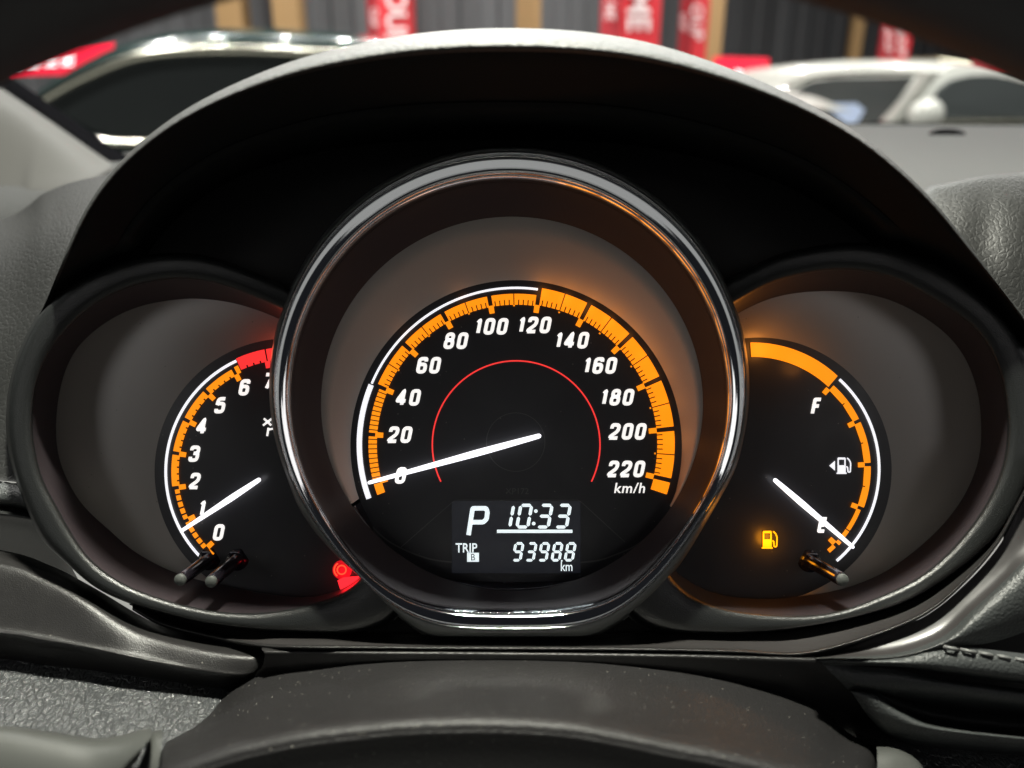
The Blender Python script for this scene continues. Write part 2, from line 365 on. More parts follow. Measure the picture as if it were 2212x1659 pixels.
loft('padded_lip', [[(x, y, -45) for x, y, z in inset(lip, 60, 0)], [(x, y, -10) for x, y, z in inset(lip, 34, 0)], inset(lip, 12, -40), inset(lip, 2, -24), inset(lip, 0, -15), inset(lip, 8, -8), inset(lip, 20, -2.5), inset(lip, 32, 0), inset(lip, 42, 0), inset(lip, 50, -2)], M['hood_lip'], hood, NL, 6, label='pale grey soft vinyl lip')
loft('visor', [inset(lip, 46, -2.2), inset(lip, 70, -6), inset(lip, 110, -16), inset(lip, 150, -27), inset(lip, 158, -30), inset(lip, 161, -29.5), inset(lip, 190, -36), [(x, y, podcap(x, y, 10)) for x, y, z in inset(lip, 230, 0)], [(x, y, -8) for x, y, z in inset(lip, 245, 0)]], M['hood'], hood, NL, 5)
prism('back_panel', [(190, 600), (380, 420), (700, 300), (1106, 260), (1500, 300), (1830, 420), (2040, 600), (2190, 860), (2170, 1080), (1900, 1290), (1600, 1360), (600, 1360), (300, 1260), (100, 1080), (60, 860)], -4, -2.5, M['dark'], hood)

# ------------------------------------------------------------------ outline of the central ring, which the pods run up to
upA = [(1100+517*math.sin(R(a)), 835-517*math.cos(R(a))) for a in range(-112, 113, 8)]
C0 = (1100, 850); NS = 360
A_ = rloop(upA + [(1500, 1165), (1456, 1230), (1405, 1286), (1351, 1331), (1318, 1352), (1290, 1369), (1275, 1374), (1240, 1374.5), (1100, 1375), (960, 1374.5), (930, 1374), (915, 1368), (880, 1342), (856, 1324), (787, 1256), (740, 1212), (694, 1162), (650, 1100)], C0, NS)
A_R = [math.dist(p, C0) for p in A_]
def soften(L, c=C0, n=14):   # even out the traced radius round the ring
    r = [math.dist(p, c) for p in L]; N = len(r)
    for _ in range(n): r = [(r[i-1]+2*r[i]+r[(i+1) % N])/4 for i in range(N)]
    return [(c[0]+q*math.sin(2*math.pi*i/N), c[1]-q*math.cos(2*math.pi*i/N)) for i, q in enumerate(r)]
A_ = soften(A_, n=8)
def clamp(pts, d=24):
    out = []
    for x, y in pts:
        r = math.hypot(x-C0[0], y-C0[1]); i = math.atan2(x-C0[0], -(y-C0[1])) % (2*math.pi) / (2*math.pi) * NS
        q = A_R[int(i) % NS]*(1-i % 1) + A_R[(int(i)+1) % NS]*(i % 1) - d
        if r < q and r > 1: x, y = C0[0]+(x-C0[0])*q/r, C0[1]+(y-C0[1])*q/r
        out.append((x, y))
    return out
# ------------------------------------------------------------------ pods of the two outer gauges
NP = 160
def pod(root, cen, outer, inner, plate, disc_c, disc_r, zc=(22, 27, 23)):
    O, I, Q = (soften(rloop(q, cen, NP), cen, 6) for q in (outer, inner, plate))
    D = rloop(ell(*disc_c, disc_r, disc_r, 48), cen, NP)
    k = lambda L, z: [P(x, y, z) for x, y in clamp(L)]
    rows = [k(lerp(O, I, -.08), -2), k(lerp(O, I, -.04), 12), k(lerp(O, I, -.01), zc[0]-2), k(lerp(O, I, .015), zc[0]+1.2), k(lerp(O, I, .05), zc[0]+2.6), k(lerp(O, I, .1), zc[0]+3.2), k(lerp(O, I, .3), zc[0]+3.4), k(lerp(O, I, .6), zc[0]+3.2), k(lerp(O, I, .88), zc[0]+2.4), k(lerp(O, I, .95), zc[0]+1.6), k(I, zc[2]-1.8)]
    grid('bezel', rows, M['bezel'], root, True)
    grid('inner_wall', [k(I, zc[2]-1.8), k(lerp(I, Q, .3), 15), k(lerp(I, Q, .65), 8.5), k(Q, 2)], M['wall'], root, True)
    grid('surround', [k(lerp(Q, D, -.03), 1.6), k(lerp(Q, D, .25), 1.5), k(lerp(Q, D, .7), .9), k(lerp(Q, D, 1.0), .3)], M['dish'], root, True)
    v = [P(disc_c[0]+(-90 if disc_c[0] < 1000 else 90), disc_c[1], .25)] + [P(x, y, .25) for x, y in clamp(ell(*disc_c, disc_r+3, disc_r+3, 120))]
    mesh('dial_face', v, [(0, i+1, (i+1) % 120+1) for i in range(120)], M['face'], root)

tach = thing('tachometer', P(620, 1018, 0), 'left dial with white figures to 7 and a red zone, needle near 1', 'gauge', 'dials of the instrument cluster')
innerL = [(410, 604), (359, 606), (290, 619), (205, 660), (145, 715), (105, 770), (80, 830), (71, 899), (74, 960), (92, 1036), (123, 1092), (160, 1160), (205, 1218), (273, 1263), (342, 1290), (410, 1309), (478, 1321), (547, 1324), (615, 1317), (683, 1300), (756, 1275), (800, 1220), (830, 1120), (830, 960), (770, 800), (690, 715), (603, 668), (547, 643), (478, 617)]
plateL = [(410, 645), (376, 648), (308, 660), (239, 690), (171, 745), (137, 813), (122, 900), (126, 984), (154, 1053), (185, 1098), (239, 1147), (290, 1191), (376, 1236), (470, 1262), (560, 1280), (660, 1291), (735, 1275), (800, 1225), (835, 1100), (820, 940), (750, 800), (670, 728), (601, 688), (513, 657), (444, 646)]
TC = (622, 1019)
pod(tach, (450, 960), outerL, innerL, plateL, TC, 288)
fuel = thing('fuel_gauge', P(1638, 1013, 0), 'right dial marked F with needle near empty and glowing amber pump lamp', 'gauge', 'dials of the instrument cluster')
innerR = [(1798, 584), (1729, 595), (1661, 615), (1589, 656), (1500, 720), (1420, 850), (1400, 1000), (1410, 1150), (1450, 1250), (1520, 1300), (1603, 1320), (1688, 1328), (1764, 1328), (1832, 1314), (1900, 1287), (1969, 1256), (2037, 1205), (2105, 1126), (2142, 1065), (2167, 1001), (2176, 916), (2160, 813), (2123, 731), (2071, 684), (2003, 642), (1935, 605), (1866, 588)]
plateR = [(1798, 629), (1729, 632), (1661, 646), (1596, 677), (1520, 730), (1440, 850), (1405, 980), (1400, 1120), (1450, 1225), (1530, 1278), (1610, 1292), (1670, 1294), (1735, 1286), (1800, 1277), (1866, 1256), (1930, 1224), (2010, 1160), (2058, 1107), (2092, 1053), (2116, 984), (2119, 916), (2112, 848), (2088, 779), (2054, 731), (2003, 690), (1935, 653), (1866, 634)]
FC = (1638, 1013)
pod(fuel, (1800, 950), outerR, innerR, plateR, (1640, 1015), 286)

# ------------------------------------------------------------------ tachometer scale
ta = lambda n: -133.2 + 17.52*n
prism('scale_arc', arcpoly(TC, 261, 267, -138.5, -25, 90), .25, .9, M['white'], tach, label='thin white lit arc')
for n in range(2, 6):
    a, b = ta(n)+.9, ta(n+1)-.9
    prism('scale_segment', toothed(TC, 236, 252, a, b, [ta(n+i/5) for i in range(1, 5)], 4.5, .4), .25, .8, M['orange'], tach)
prism('scale_segment', arcpoly(TC, 237, 254, ta(6)+.7, -25.2, 2), .25, .8, M['orange'], tach)
for n in range(0, 2):
    for i in range(5):
        prism('scale_segment', arcpoly(TC, 237.5, 247.5, ta(n+i/5)+(.9 if i == 0 else .45), ta(n+(i+1)/5)-(.9 if i == 4 else .45), 2), .25, .8, M['orange'], tach)
prism('scale_segment', arcpoly(TC, 237.5, 248, ta(0)-4.8, ta(0)-.7, 2), .25, .8, M['orange'], tach)
prism('scale_segment', toothed(TC, 242, 269, -24.7, ta(7)-.35, [ta(6.4), ta(6.6), ta(6.8)], 5, .4), .25, .85, M['red'], tach, label='red zone block')
prism('scale_segment', toothed(TC, 242, 269, ta(7)+.35, ta(8), [ta(7.4), ta(7.6), ta(7.8)], 5, .4), .25, .85, M['red'], tach, label='red zone block')
for n in range(0, 8):
    w = 1.35
    prism('tick', arcpoly(TC, 223 if n < 7 else 228, 238 if n < 7 else 243, ta(n)-w, ta(n)+w, 2), .25, 1.1, M['orange'] if n < 7 else M['red'], tach)
for s, x, y in (('0', 472.5, 1150), ('1', 437, 1098), ('2', 421, 1039), ('3', 420, 980), ('4', 436.5, 920.4), ('5', 476, 875.3), ('6', 528, 836.7), ('7', 580, 823)):
    glyphs('numeral', s, x, y, 35.5, M['warm'], tach)
multiprism('unit_mark', ribbon([(570, 904), (586, 919)], 4.5)+ribbon([(588, 904), (568, 919)], 4.5), .25, .7, M['warm'], tach)
multiprism('unit_mark', ribbon([(580, 924), (577, 942)], 4.5)+ribbon([(580, 928), (592, 925.5)], 4.2), .25, .7, M['warm'], tach)
def needle(root, tip, tail, zt, ztail, w0, wm, w1):
    n = 28; rows = []
    dx, dy = tail[0]-tip[0], tail[1]-tip[1]; l = math.hypot(dx, dy); nx, ny = -dy/l, dx/l
    ts = [0, .004, .01, .018] + [k_/24 for k_ in range(1, 24)] + [.972, .984, .993, 1]
    for t in ts:
        w = (w0 + (wm-w0)*min(1, t/.62)) if t < .62 else wm + (w1-wm)*((t-.62)/.38)**1.5
        e = min(t, 1-t)*l
        if e < w: w *= math.sqrt(max(.05, 1-(1-e/w)**2))
        x, y, z = tip[0]+dx*t, tip[1]+dy*t, zt+(ztail-zt)*t
        rows.append([P(x+nx*w, y+ny*w, z-.5), P(x+nx*w, y+ny*w, z), P(x+nx*w*.5, y+ny*w*.5, z+.45), P(x-nx*w*.5, y-ny*w*.5, z+.45), P(x-nx*w, y-ny*w, z), P(x-nx*w, y-ny*w, z-.5)])
    grid('needle', rows, M['needle'], root, smooth=False)
needle(tach, (389.5, 1148.5), (563, 1034), 3.2, 4, 3.6, 6.6, 4.6)
def ring_line(root, x, y, r): prism('hub_ring', arcpoly((x, y), r-1.6, r, 0, 359.99, 60), .25, .5, M['line'], root)
def cap(root, x, y, r, z0, z1, m, name='hub'):
    n = 64
    grid(name, [[P(a, b, z0) for a, b in ell(x, y, r, r, n)], [P(a, b, z1-.4) for a, b in ell(x, y, r, r, n)], [P(a, b, z1) for a, b in ell(x, y, r-3, r-3, n)], [P(a, b, z1) for a, b in ell(x, y, .5, .5, n)]], m, root, True)
def knob(root, base, tip, rt, label):
    a, b = P(*base, 1), P(*tip, 24.5)
    rr = rt*(Z0-.0245)/F; d = (b-a)
    k = tube('reset_knob', [a, a+d*.5, a+d*.93, a+d*.965, b], [rr*1.0, rr, rr, rr*.96, rr*.86], M['knob'], root, 28, label=label)
    n = 28; dd = -VIEW
    u = Vector((1, 0, 0)); rows = [[b+(u*math.cos(q*2*math.pi/n)+UP*math.sin(q*2*math.pi/n))*r+dd*h for q in range(n)] for r, h in ((rr*.9, -.0002), (rr*.9, .0003), (rr*.82, .0007), (.00001, .0008))]
    g = grid('knob_end', rows, M['knobtip'], k, True)
    tube('collar', [P(*base, .3), P(*base, 1.5)], rr*1.75, M['gloss'], k, 28)
knob(tach, (452, 1208), (390, 1252), 14.5, 'left of the two black reset pins')
knob(tach, (513, 1209), (456.5, 1256), 14.5, 'right of the two black reset pins')
# red tell-tales partly hidden by the speedometer ring
wl = prism('warning_lamp', arcpoly((739, 1231), 0.1, 21, 0, 359.9, 40), .3, .5, mat('dim_red_glow_lens', (.2, .005, .01), .4, emit=(.5, .002, .01), estr=1), tach, label='round red warning lamp')
multiprism('symbol', [arcpoly((738, 1231), 8, 11, 0, 359.9, 30), arcpoly((738, 1231), 14.5, 17.5, 215, 330, 20)], .5, .8, M['amber'] if False else mat('lit_scarlet_symbol', (.3, .02, .01), .5, emit=(1, .09, .03), estr=1.3), wl)
prism('warning_lamp', [(729, 1254), (742, 1247), (780, 1244), (790, 1285), (742, 1295)], .3, .8, M['redlamp'], tach, label='square red warning lamp')

# ------------------------------------------------------------------ fuel gauge scale
fa = lambda q: 134.3 - 93.2*q      # q = 0 empty .. 1 full
rf = lambda a: 10*max(0, (41-a)/46)
prism('scale_arc', arcpoly(FC, 258, 264, 42.2, 139.5, 80), .25, .9, M['white'], fuel, label='thin white lit arc')
b = arcpoly(FC, 233, 264, -3.6, 40.5, 34, rf); prism('scale_segment', b, .25, .85, M['orange'], fuel, label='wide plain orange arc')
for q0, q1, r0, r1 in ((.75, 1, 229, 243), (.5, .75, 229, 243), (.25, .5, 229, 243)):
    mid = (fa(q0)+fa(q1))/2
    prism('scale_segment', toothed(FC, r0, r1, fa(q1)+.9, fa(q0)-.9, [mid], 5, .3), .25, .8, M['orange'], fuel)
prism('scale_segment', arcpoly(FC, 229, 238.5, fa(.25)+.9, 124, 8), .25, .8, M['orange'], fuel)
prism('scale_segment', arcpoly(FC, 229, 238.5, 124.6, 129, 4), .25, .8, M['orange'], fuel)
prism('scale_segment', arcpoly(FC, 230, 240, 131.5, 133.4, 2), .25, .8, M['orange'], fuel)
prism('scale_segment', arcpoly(FC, 229, 238, 135.4, 139.5, 3), .25, .8, M['orange'], fuel)
for q in (0, .25, .5, .75, 1):
    prism('tick', arcpoly(FC, 215.5, 230, fa(q)-1.4, fa(q)+1.4, 2), .25, 1.1, M['orange'], fuel)
glyphs('numeral', 'F', 1764, 877, 36, M['warm'], fuel, kind='letter_mark'); glyphs('numeral', 'E', 1777, 1134, 34, M['warm'], fuel, kind='letter_mark')
def pump(cx, cy, h, m, root, name, arrow):
    s = h/36.0; q = lambda pts: [(cx+x*s, cy+y*s) for x, y in pts]
    polys = [q([(-13, 18), (-13, 15), (9, 15), (9, 18)]), q([(-11, 15), (-11, -1), (7, -1), (7, 15)]), q([(-11, -1), (-11, -16), (-8, -16), (-8, -1)]), q([(4, -1), (4, -16), (7, -16), (7, -1)]), q([(-11, -16), (-9.5, -18), (5.5, -18), (7, -16)]), q([(-8, -16), (4, -16), (4, -13.5), (-8, -13.5)])]
    for quad in ribbon(fillet([(8, 2), (11, 3), (12, 14), (17, 14), (18, -6), (14.5, -13), (10, -17)], 4, False), 2.8): polys.append(q(quad))
    if arrow: polys.append(q([(-29, 0), (-16.5, -11), (-16.5, 11)]))
    multiprism(name, polys, .25, .8, m, root)
pump(1820, 1006, 35.5, M['white'], fuel, 'pump_symbol', True)
pump(1659.5, 1166, 38.5, M['amber'], fuel, 'warning_lamp', False)
def glowlamp(name, x, y, z, power, color):
    l = bpy.data.lights.new(name, 'POINT'); l.energy = power; l.color = color; l.shadow_soft_size = .004
    o = bpy.data.objects.new(name, l); COL.objects.link(o); o.location = P(x, y, z)
glowlamp('fuel_lamp_glow', 1661, 1168, 2.6, .008, (1, .33, .01))
glowlamp('red_lamp_glow', 744, 1240, 2.2, .003, (1, .01, .02))
for a_, p_ in ((10, .006), (19, .007), (28, .007), (37, .007), (46, .006), (55, .005), (64, .004), (75, .003), (88, .003), (-20, .002), (-45, .0015)):
    glowlamp('scale_glow_fill', 1115+336*math.sin(R(a_)), 960-336*math.cos(R(a_)), 2.6, p_*.17, (1, .33, .05))  # unseen point lamps added above the face to spread the scale's orange glow
glowlamp('scale_glow_fill', 1660, 752, 8, .0045, (1, .33, .05)); glowlamp('scale_glow_fill', 1740, 790, 7, .0015, (1, .33, .05))
glowlamp('scale_glow_fill', 585, 762, 8, .004, (1, .12, .06))  # added reddish lamp for the glow of the red zone
needle(fuel, (1845, 1184), (1671, 1034.5), 3.2, 4, 3.8, 6.6, 4.6)
knob(fuel, (1748, 1212), (1819.5, 1252.5), 15, 'black reset pin with orange reflection')

# ------------------------------------------------------------------ speedometer
sp = thing('speedometer', P(1115, 960, 0), 'large central dial to 220 km/h in a dark chrome ring, needle at 0', 'gauge', 'dials of the instrument cluster')
upB = [(1100+510*math.sin(R(a)), 836-510*math.cos(R(a))) for a in range(-112, 113, 8)]
B_ = rloop(upB + [(1494, 1150), (1458, 1203), (1420, 1247), (1351, 1311), (1297, 1341), (1232, 1356), (1100, 1358), (975, 1356), (921, 1345), (842, 1304), (770, 1240), (702, 1157), (660, 1096)], C0, NS)
C_ = rloop([(1100+467*math.sin(R(a)), 858-465*math.cos(R(a))) for a in range(-120, 121, 8)] + [(1460, 1150), (1420, 1205), (1370, 1256), (1317, 1290), (1215, 1309), (1100, 1312), (1000, 1310), (941, 1305), (856, 1278), (800, 1235), (750, 1175)], C0, NS)
B_ = soften(B_, n=50); C_ = soften(C_, n=90)
D_ = rloop(ell(1106, 872, 412.5, 404, 60), C0, NS)
E_ = rloop([(1115+358*math.sin(R(a)), 963-358*math.cos(R(a))) for a in range(-108, 109, 6)] + [(1432, 1120), (1400, 1175), (1340, 1222), (1255, 1250), (1115, 1257), (975, 1250), (890, 1222), (828, 1175), (797, 1120)], C0, NS)
kk = lambda L, z: [P(x, y, z) for x, y in L]
grid('housing', [kk(lerp(A_, B_, -.3), -2), kk(lerp(A_, B_, 0), 20), kk(A_, 28), kk(lerp(A_, B_, .12), 31.5), kk(lerp(A_, B_, .5), 33.5), kk(lerp(A_, B_, .9), 34.3), kk(lerp(A_, B_, 1), 34)], M['housing'], sp, True)
prof = [(0, 34), (.02, 34.9), (.05, 35.35), (.08, 35.2), (.105, 34.8), (.13, 34.75), (.16, 34.9), (.25, 34.8), (.34, 34.65), (.44, 34.42), (.54, 34.18), (.63, 33.9), (.7, 33.3), (.76, 32.3), (.785, 32.15), (.80, 32.25), (.82, 32.0), (.9, 30.4), (.95, 28.4), (1, 25.5)]
pf = []
for i in range(len(prof)-1):
    for t in (0, .25, .5, .75):
        pf.append(cr(prof[max(i-1, 0)], prof[i], prof[i+1], prof[min(i+2, len(prof)-1)], t))
pf.append(prof[-1])
grid('chrome_ring', [kk(lerp(B_, C_, t), z) for t, z in pf], M['chrome'], sp, True)
grid('inner_ring', [kk(C_, 25.8), kk(lerp(C_, D_, .03), 25), kk(lerp(C_, D_, .3), 20.5), kk(lerp(C_, D_, .6), 16), kk(lerp(C_, D_, 1), 10)], M['plum'], sp, True)
def sector(L, a0, a1):       # part of a closed loop between two clock angles
    i0, i1 = int(a0/360*NS), int(a1/360*NS); return [L[i % NS] for i in range(i0, i1+1)]
grid('surround', [kk(sector(lerp(D_, E_, t), -126, 126), z) for t, z in ((-.02, 9.6), (0, 9.8), (.3, 6.5), (.65, 3.2), (1, .3))], M['cone'], sp)
grid('surround', [kk(sector(lerp(D_, E_, t), 126, 234), z) for t, z in ((-.02, 9.6), (0, 9.8), (.3, 6.5), (.65, 3.2), (1, .3))], M['gloss'], sp, label='gloss black lower surround')
v = [P(1115, 960, .25)] + kk(lerp(D_, E_, 1), .25); mesh('dial_face', v, [(0, i+1, (i+1) % NS+1) for i in range(NS)], M['face'], sp)
multiprism('face_edge', ribbon(spline([(780, 1108), (797, 1130), (839, 1169), (907, 1201), (975, 1214), (1115, 1217), (1266, 1214), (1330, 1198), (1386, 1170), (1435, 1120)], 60), 3.2), .25, .43, M['line'], sp)
SC = (1115, 960.5)
sa = lambda v: -.9 + (v-110)*.9455
prism('scale_arc', arcpoly(SC, 336.2, 341.2, sa(40), sa(120)-.6, 80), .25, .9, M['white'], sp, label='thin white lit arc')
prism('scale_arc', arcpoly(SC, 333, 344.5, sa(0)-5.2, sa(40)-.5, 40), .25, .9, M['white'], sp, label='thick white lit arc')
for v0 in range(0, 40, 2):
    g0 = .75 if v0 % 20 == 0 else .2; g1 = .75 if v0 % 20 == 18 else .2
    prism('scale_segment', arcpoly(SC, 301, 319, sa(v0)+g0, sa(v0+2)-g1, 2), .25, .8, M['orange'], sp)
prism('scale_segment', arcpoly(SC, 301, 319, sa(0)-5, sa(0)-.7, 3), .25, .8, M['orange'], sp)
for v0 in range(40, 220, 10):
    g0 = .85 if v0 % 20 == 0 else .2; g1 = .85 if v0 % 20 == 10 else .2
    wide = v0 >= 120
    r0, r1 = (305, 342.5) if wide else (302.5, 326)
    prism('scale_segment', toothed(SC, r0, r1, sa(v0)+g0, sa(v0+10)-g1, [sa(v0+i) for i in (2, 4, 6, 8)], 12 if wide else 11, .22), .25, .85, M['orange2'], sp)
prism('scale_segment', arcpoly(SC, 306, 342.5, sa(220)+.8, sa(220)+5.2, 4), .25, .85, M['orange2'], sp)
for v0 in range(0, 221, 20):
    prism('tick', arcpoly(SC, 288, 305, sa(v0)-1.1, sa(v0)+1.1, 2), .25, 1.2, M['orange'], sp)
for v0 in range(50, 221, 20):
    prism('tick', arcpoly(SC, 299, 302, sa(v0)-.35, sa(v0)+.35, 1), .25, .8, M['orange'], sp)
prism('inner_arc', arcpoly(SC, 179.6, 182.6, -116.2, 116.2, 150), .25, .7, mat('lit_crimson_line', (.3, .02, .02), .5, emit=(1, .045, .04), estr=1), sp, label='fine red lit line')
for s, x, y in (('0', 866, 1027), ('20', 864, 939), ('40', 882, 858.5), ('60', 926, 789), ('80', 985, 736), ('100', 1062, 705), ('120', 1155, 702), ('140', 1236, 735), ('160', 1297, 789.5), ('180', 1334, 858), ('200', 1356, 932), ('220', 1353, 1013)):
    glyphs('numeral', s, x, y, 36, M['warm'], sp)
text('unit_mark', 'km/h', 1360, 1054, 22.5, M['warm'], sp, bold=.014, shear=.17, sx=1.0, z=.6, spacing=1.12)
text('part_mark', 'XP172', 1117, 1061, 13, M['line'], sp, z=.4, sx=1.0)
needle(sp, (794, 1043.5), (1169, 940.5), 3.2, 4.2, 3.8, 7.4, 5.2)
ring_line(sp, 1114, 955, 64)
# lcd window
lcd = thing('tmp', P(1115, 1160, 0), 'x', 'x'); lcd.name = 'lcd_display'; lcd.parent = sp; lcd.location = P(1115, 1160, 0) - sp.location
del lcd['label']; del lcd['category']; lcd['label'] = 'black liquid crystal panel showing P, clock and trip distance'
prism('window', [(976, 1082), (1254, 1082), (1254, 1238), (976, 1238)], .25, .45, M['lcdbg'], lcd)
fr = [(864, 1184), (982.6, 1080), (1250.7, 1080), (1350, 1171)]
multiprism('frame_line', ribbon(fillet(fr, 8, False), 1.6), .25, .6, M['line'], lcd)
SEG = {'a': [(0, 1), (1, 1)], 'b': [(1, 1), (1, .5)], 'c': [(1, .5), (1, 0)], 'd': [(0, 0), (1, 0)], 'e': [(0, .5), (0, 0)], 'f': [(0, 1), (0, .5)], 'g': [(0, .5), (1, .5)]}
DIG = {'0': 'abcdef', '1': 'bc', '3': 'abcdg', '9': 'abcdfg', '8': 'abcdefg'}
def lcdnum(ch, x, y, w, h, t, slant=.16):
    polys = []
    for s in DIG[ch]:
        (ax, ay), (bx, by) = SEG[s]
        X = lambda a, b: (x + t/2 + a*(w-t) + slant*(b*h), y - (t/2 + b*(h-t)))
        p, q = X(ax, ay), X(bx, by); l = math.dist(p, q); ux, uy = (q[0]-p[0])/l, (q[1]-p[1])/l; k = t*.42
        g = t*.13; p = (p[0]+ux*g, p[1]+uy*g); q = (q[0]-ux*g, q[1]-uy*g); k = t*.46
        nx, ny = -uy*t/2, ux*t/2
        polys.append([p, (p[0]+ux*k+nx, p[1]+uy*k+ny), (q[0]-ux*k+nx, q[1]-uy*k+ny), q, (q[0]-ux*k-nx, q[1]-uy*k-ny), (p[0]+ux*k-nx, p[1]+uy*k-ny)])
    multiprism('digit', polys, .45, .6, M['lcd'], lcd)
for ch, x in (('1', 1074), ('0', 1113), ('3', 1157), ('3', 1196.5)): lcdnum(ch, x, 1142, 30.5, 54, 7)
multiprism('colon', [ell(1157.5, 1104, 3.9, 3.9, 16), ell(1152.8, 1131, 3.9, 3.9, 16)], .45, .6, M['lcd'], lcd)
for ch, x in zip('93988', (1104.6, 1132.8, 1160.6, 1189, 1217.4)): lcdnum(ch, x, 1213, 21.8, 42, 5.8)
multiprism('decimal_point', [ell(1213.5, 1211.5, 1.9, 1.9, 12)], .45, .62, M['lcd'], lcd)
multiprism('underline', [[(1073.5, 1144.2), (1236.5, 1144.2), (1236.5, 1151.2), (1073.5, 1151.2)]], .45, .6, M['lcd'], lcd)
PL = fillet([(1012, 1156), (1021, 1098), (1050, 1098), (1053, 1106), (1051, 1121), (1044, 1128), (1018, 1128)], 3, False)
multiprism('gear_letter', ribbon(PL, 9.8), .45, .6, M['lcd'], lcd, label='letter P')
text('trip_word', 'TRIP', 1007.5, 1183.5, 20, M['lcd'], lcd, bold=.012, sx=.84, z=.6)
prism('trip_badge', [(1009, 1194), (1034.5, 1194), (1034.5, 1213.5), (1009, 1213.5)], .45, .6, M['lcd'], lcd)
text('trip_letter', 'B', 1022, 1203.5, 14, M['gloss'], lcd, z=.66, sx=.9)
text('unit_word', 'km', 1224, 1223.5, 20, M['lcd'], lcd, bold=.006, sx=.76, z=.6)

# ------------------------------------------------------------------ dashboard
dash = thing('dashboard', P(1106, 1500, 0), 'grey and black leather-grained dashboard around the dials', 'dashboard')
loft('top_pad', [[(-300, 326, -480), (500, 326, -500), (800, 270, -600), (1106, 262, -620), (1900, 266, -620), (2600, 268, -620)], [(-300, 332, -450), (500, 332, -470), (800, 276, -590), (1106, 272, -600), (1900, 274, -600), (2600, 276, -600)], [(-300, 345, -400), (500, 345, -400), (800, 302, -415), (1106, 300, -420), (1900, 300, -420), (2600, 300, -420)], [(-300, 380, -330), (400, 380, -330), (800, 360, -200), (1106, 360, -190), (1900, 360, -190), (2600, 352, -190)], [(-300, 450, -280), (400, 450, -280), (800, 430, -90), (1106, 420, -80), (1950, 420, -80), (2600, 385, -80)], [(-300, 560, -250), (400, 560, -250), (800, 520, -80), (1106, 520, -70), (1980, 480, -75), (2600, 420, -75)]], M['dash'], dash)
grid('oval_insert', [[P(x, y, -470) for x, y in ell(2046, 290, rx, ry, 30)] for rx, ry in ((40, 12), (36, 10), (1, 1))], M['black'], dash, True, label='dark oval insert')  # flat dark oval set on the dash top
loft('side_pad', [[(1900, 500, -50), (1990, 412, -46), (2040, 396, -44), (2130, 379, -42), (2212, 371, -42), (2400, 360, -42)], [(1900, 510, -38), (2000, 425, -38), (2050, 408, -36), (2130, 393, -35), (2212, 386, -34), (2400, 378, -34)], [(1900, 560, -24), (2060, 480, -24), (2130, 460, -24), (2212, 450, -22), (2400, 440, -22)], [(1950, 700, -14), (2060, 600, -14), (2130, 580, -14), (2212, 560, -12), (2400, 550, -12)], [(2060, 850, -8), (2150, 760, -8), (2190, 730, -7), (2250, 700, -6), (2500, 690, -5)], [(2170, 1000, -6), (2220, 950, -5), (2280, 930, 4), (2500, 900, 6)], [(2165, 1110, -2), (2215, 1090, 6), (2280, 1080, 16), (2500, 1060, 24)], [(2170, 1190, 18), (2220, 1180, 24), (2290, 1160, 30), (2500, 1120, 34)]], M['sleather'], dash, label='grey wrinkled leather-grain pad')
loft('side_pad', [[(-300, 560, -150), (0, 476, -140), (100, 415, -130), (190, 385, -120), (330, 360, -110)], [(-300, 640, -80), (0, 540, -70), (100, 500, -64), (190, 470, -60), (330, 440, -56)], [(-300, 760, -40), (0, 700, -34), (100, 680, -30), (190, 660, -34), (260, 650, -36)], [(-300, 900, -16), (0, 900, -12), (60, 900, -10), (90, 900, -10)], [(-300, 1000, -3), (0, 1015, 0), (45, 1022, 1), (70, 1028, 1)], [(-300, 1020, 0), (0, 1038, 3), (50, 1045, 4), (75, 1050, 4)]], M['sleather'], dash, label='pale grey leather-grain pad left of the hood')
loft('side_roll', [[(-300, 1022, 1), (0, 1041, 3.4), (50, 1049, 4), (75, 1053, 4)], [(-300, 1030, 5), (0, 1050, 7), (55, 1058, 8), (78, 1062, 8)], [(-300, 1048, 8), (0, 1070, 10), (60, 1079, 11), (84, 1084, 11)], [(-300, 1062, 7), (0, 1086, 9), (65, 1098, 10), (90, 1104, 10)], [(-300, 1072, 0), (0, 1096, 0), (70, 1108, 0), (95, 1113, 0)]], M['dleather'], dash)
loft('side_trim', [[(-300, 1066, 4), (0, 1090, 4), (90, 1112, 4), (110, 1150, 4)], [(-300, 1085, 10), (0, 1108, 10), (100, 1134, 10), (125, 1180, 10)], [(-300, 1100, 6), (0, 1125, 6), (120, 1156, 6), (145, 1210, 6)], [(-300, 1160, -12), (0, 1195, -12), (120, 1235, -12), (180, 1270, -12)]], M['bezel'], dash)
for i in range(5):
    x = -30 + i*20; y = 1036 + i*3
    tube('stitch', [P(x, y, 3.4), P(x+5, y+.5, 4.4), P(x+11, y+2, 4.4), P(x+15, y+3, 3.4)], .00028, M['black'], dash, 8)
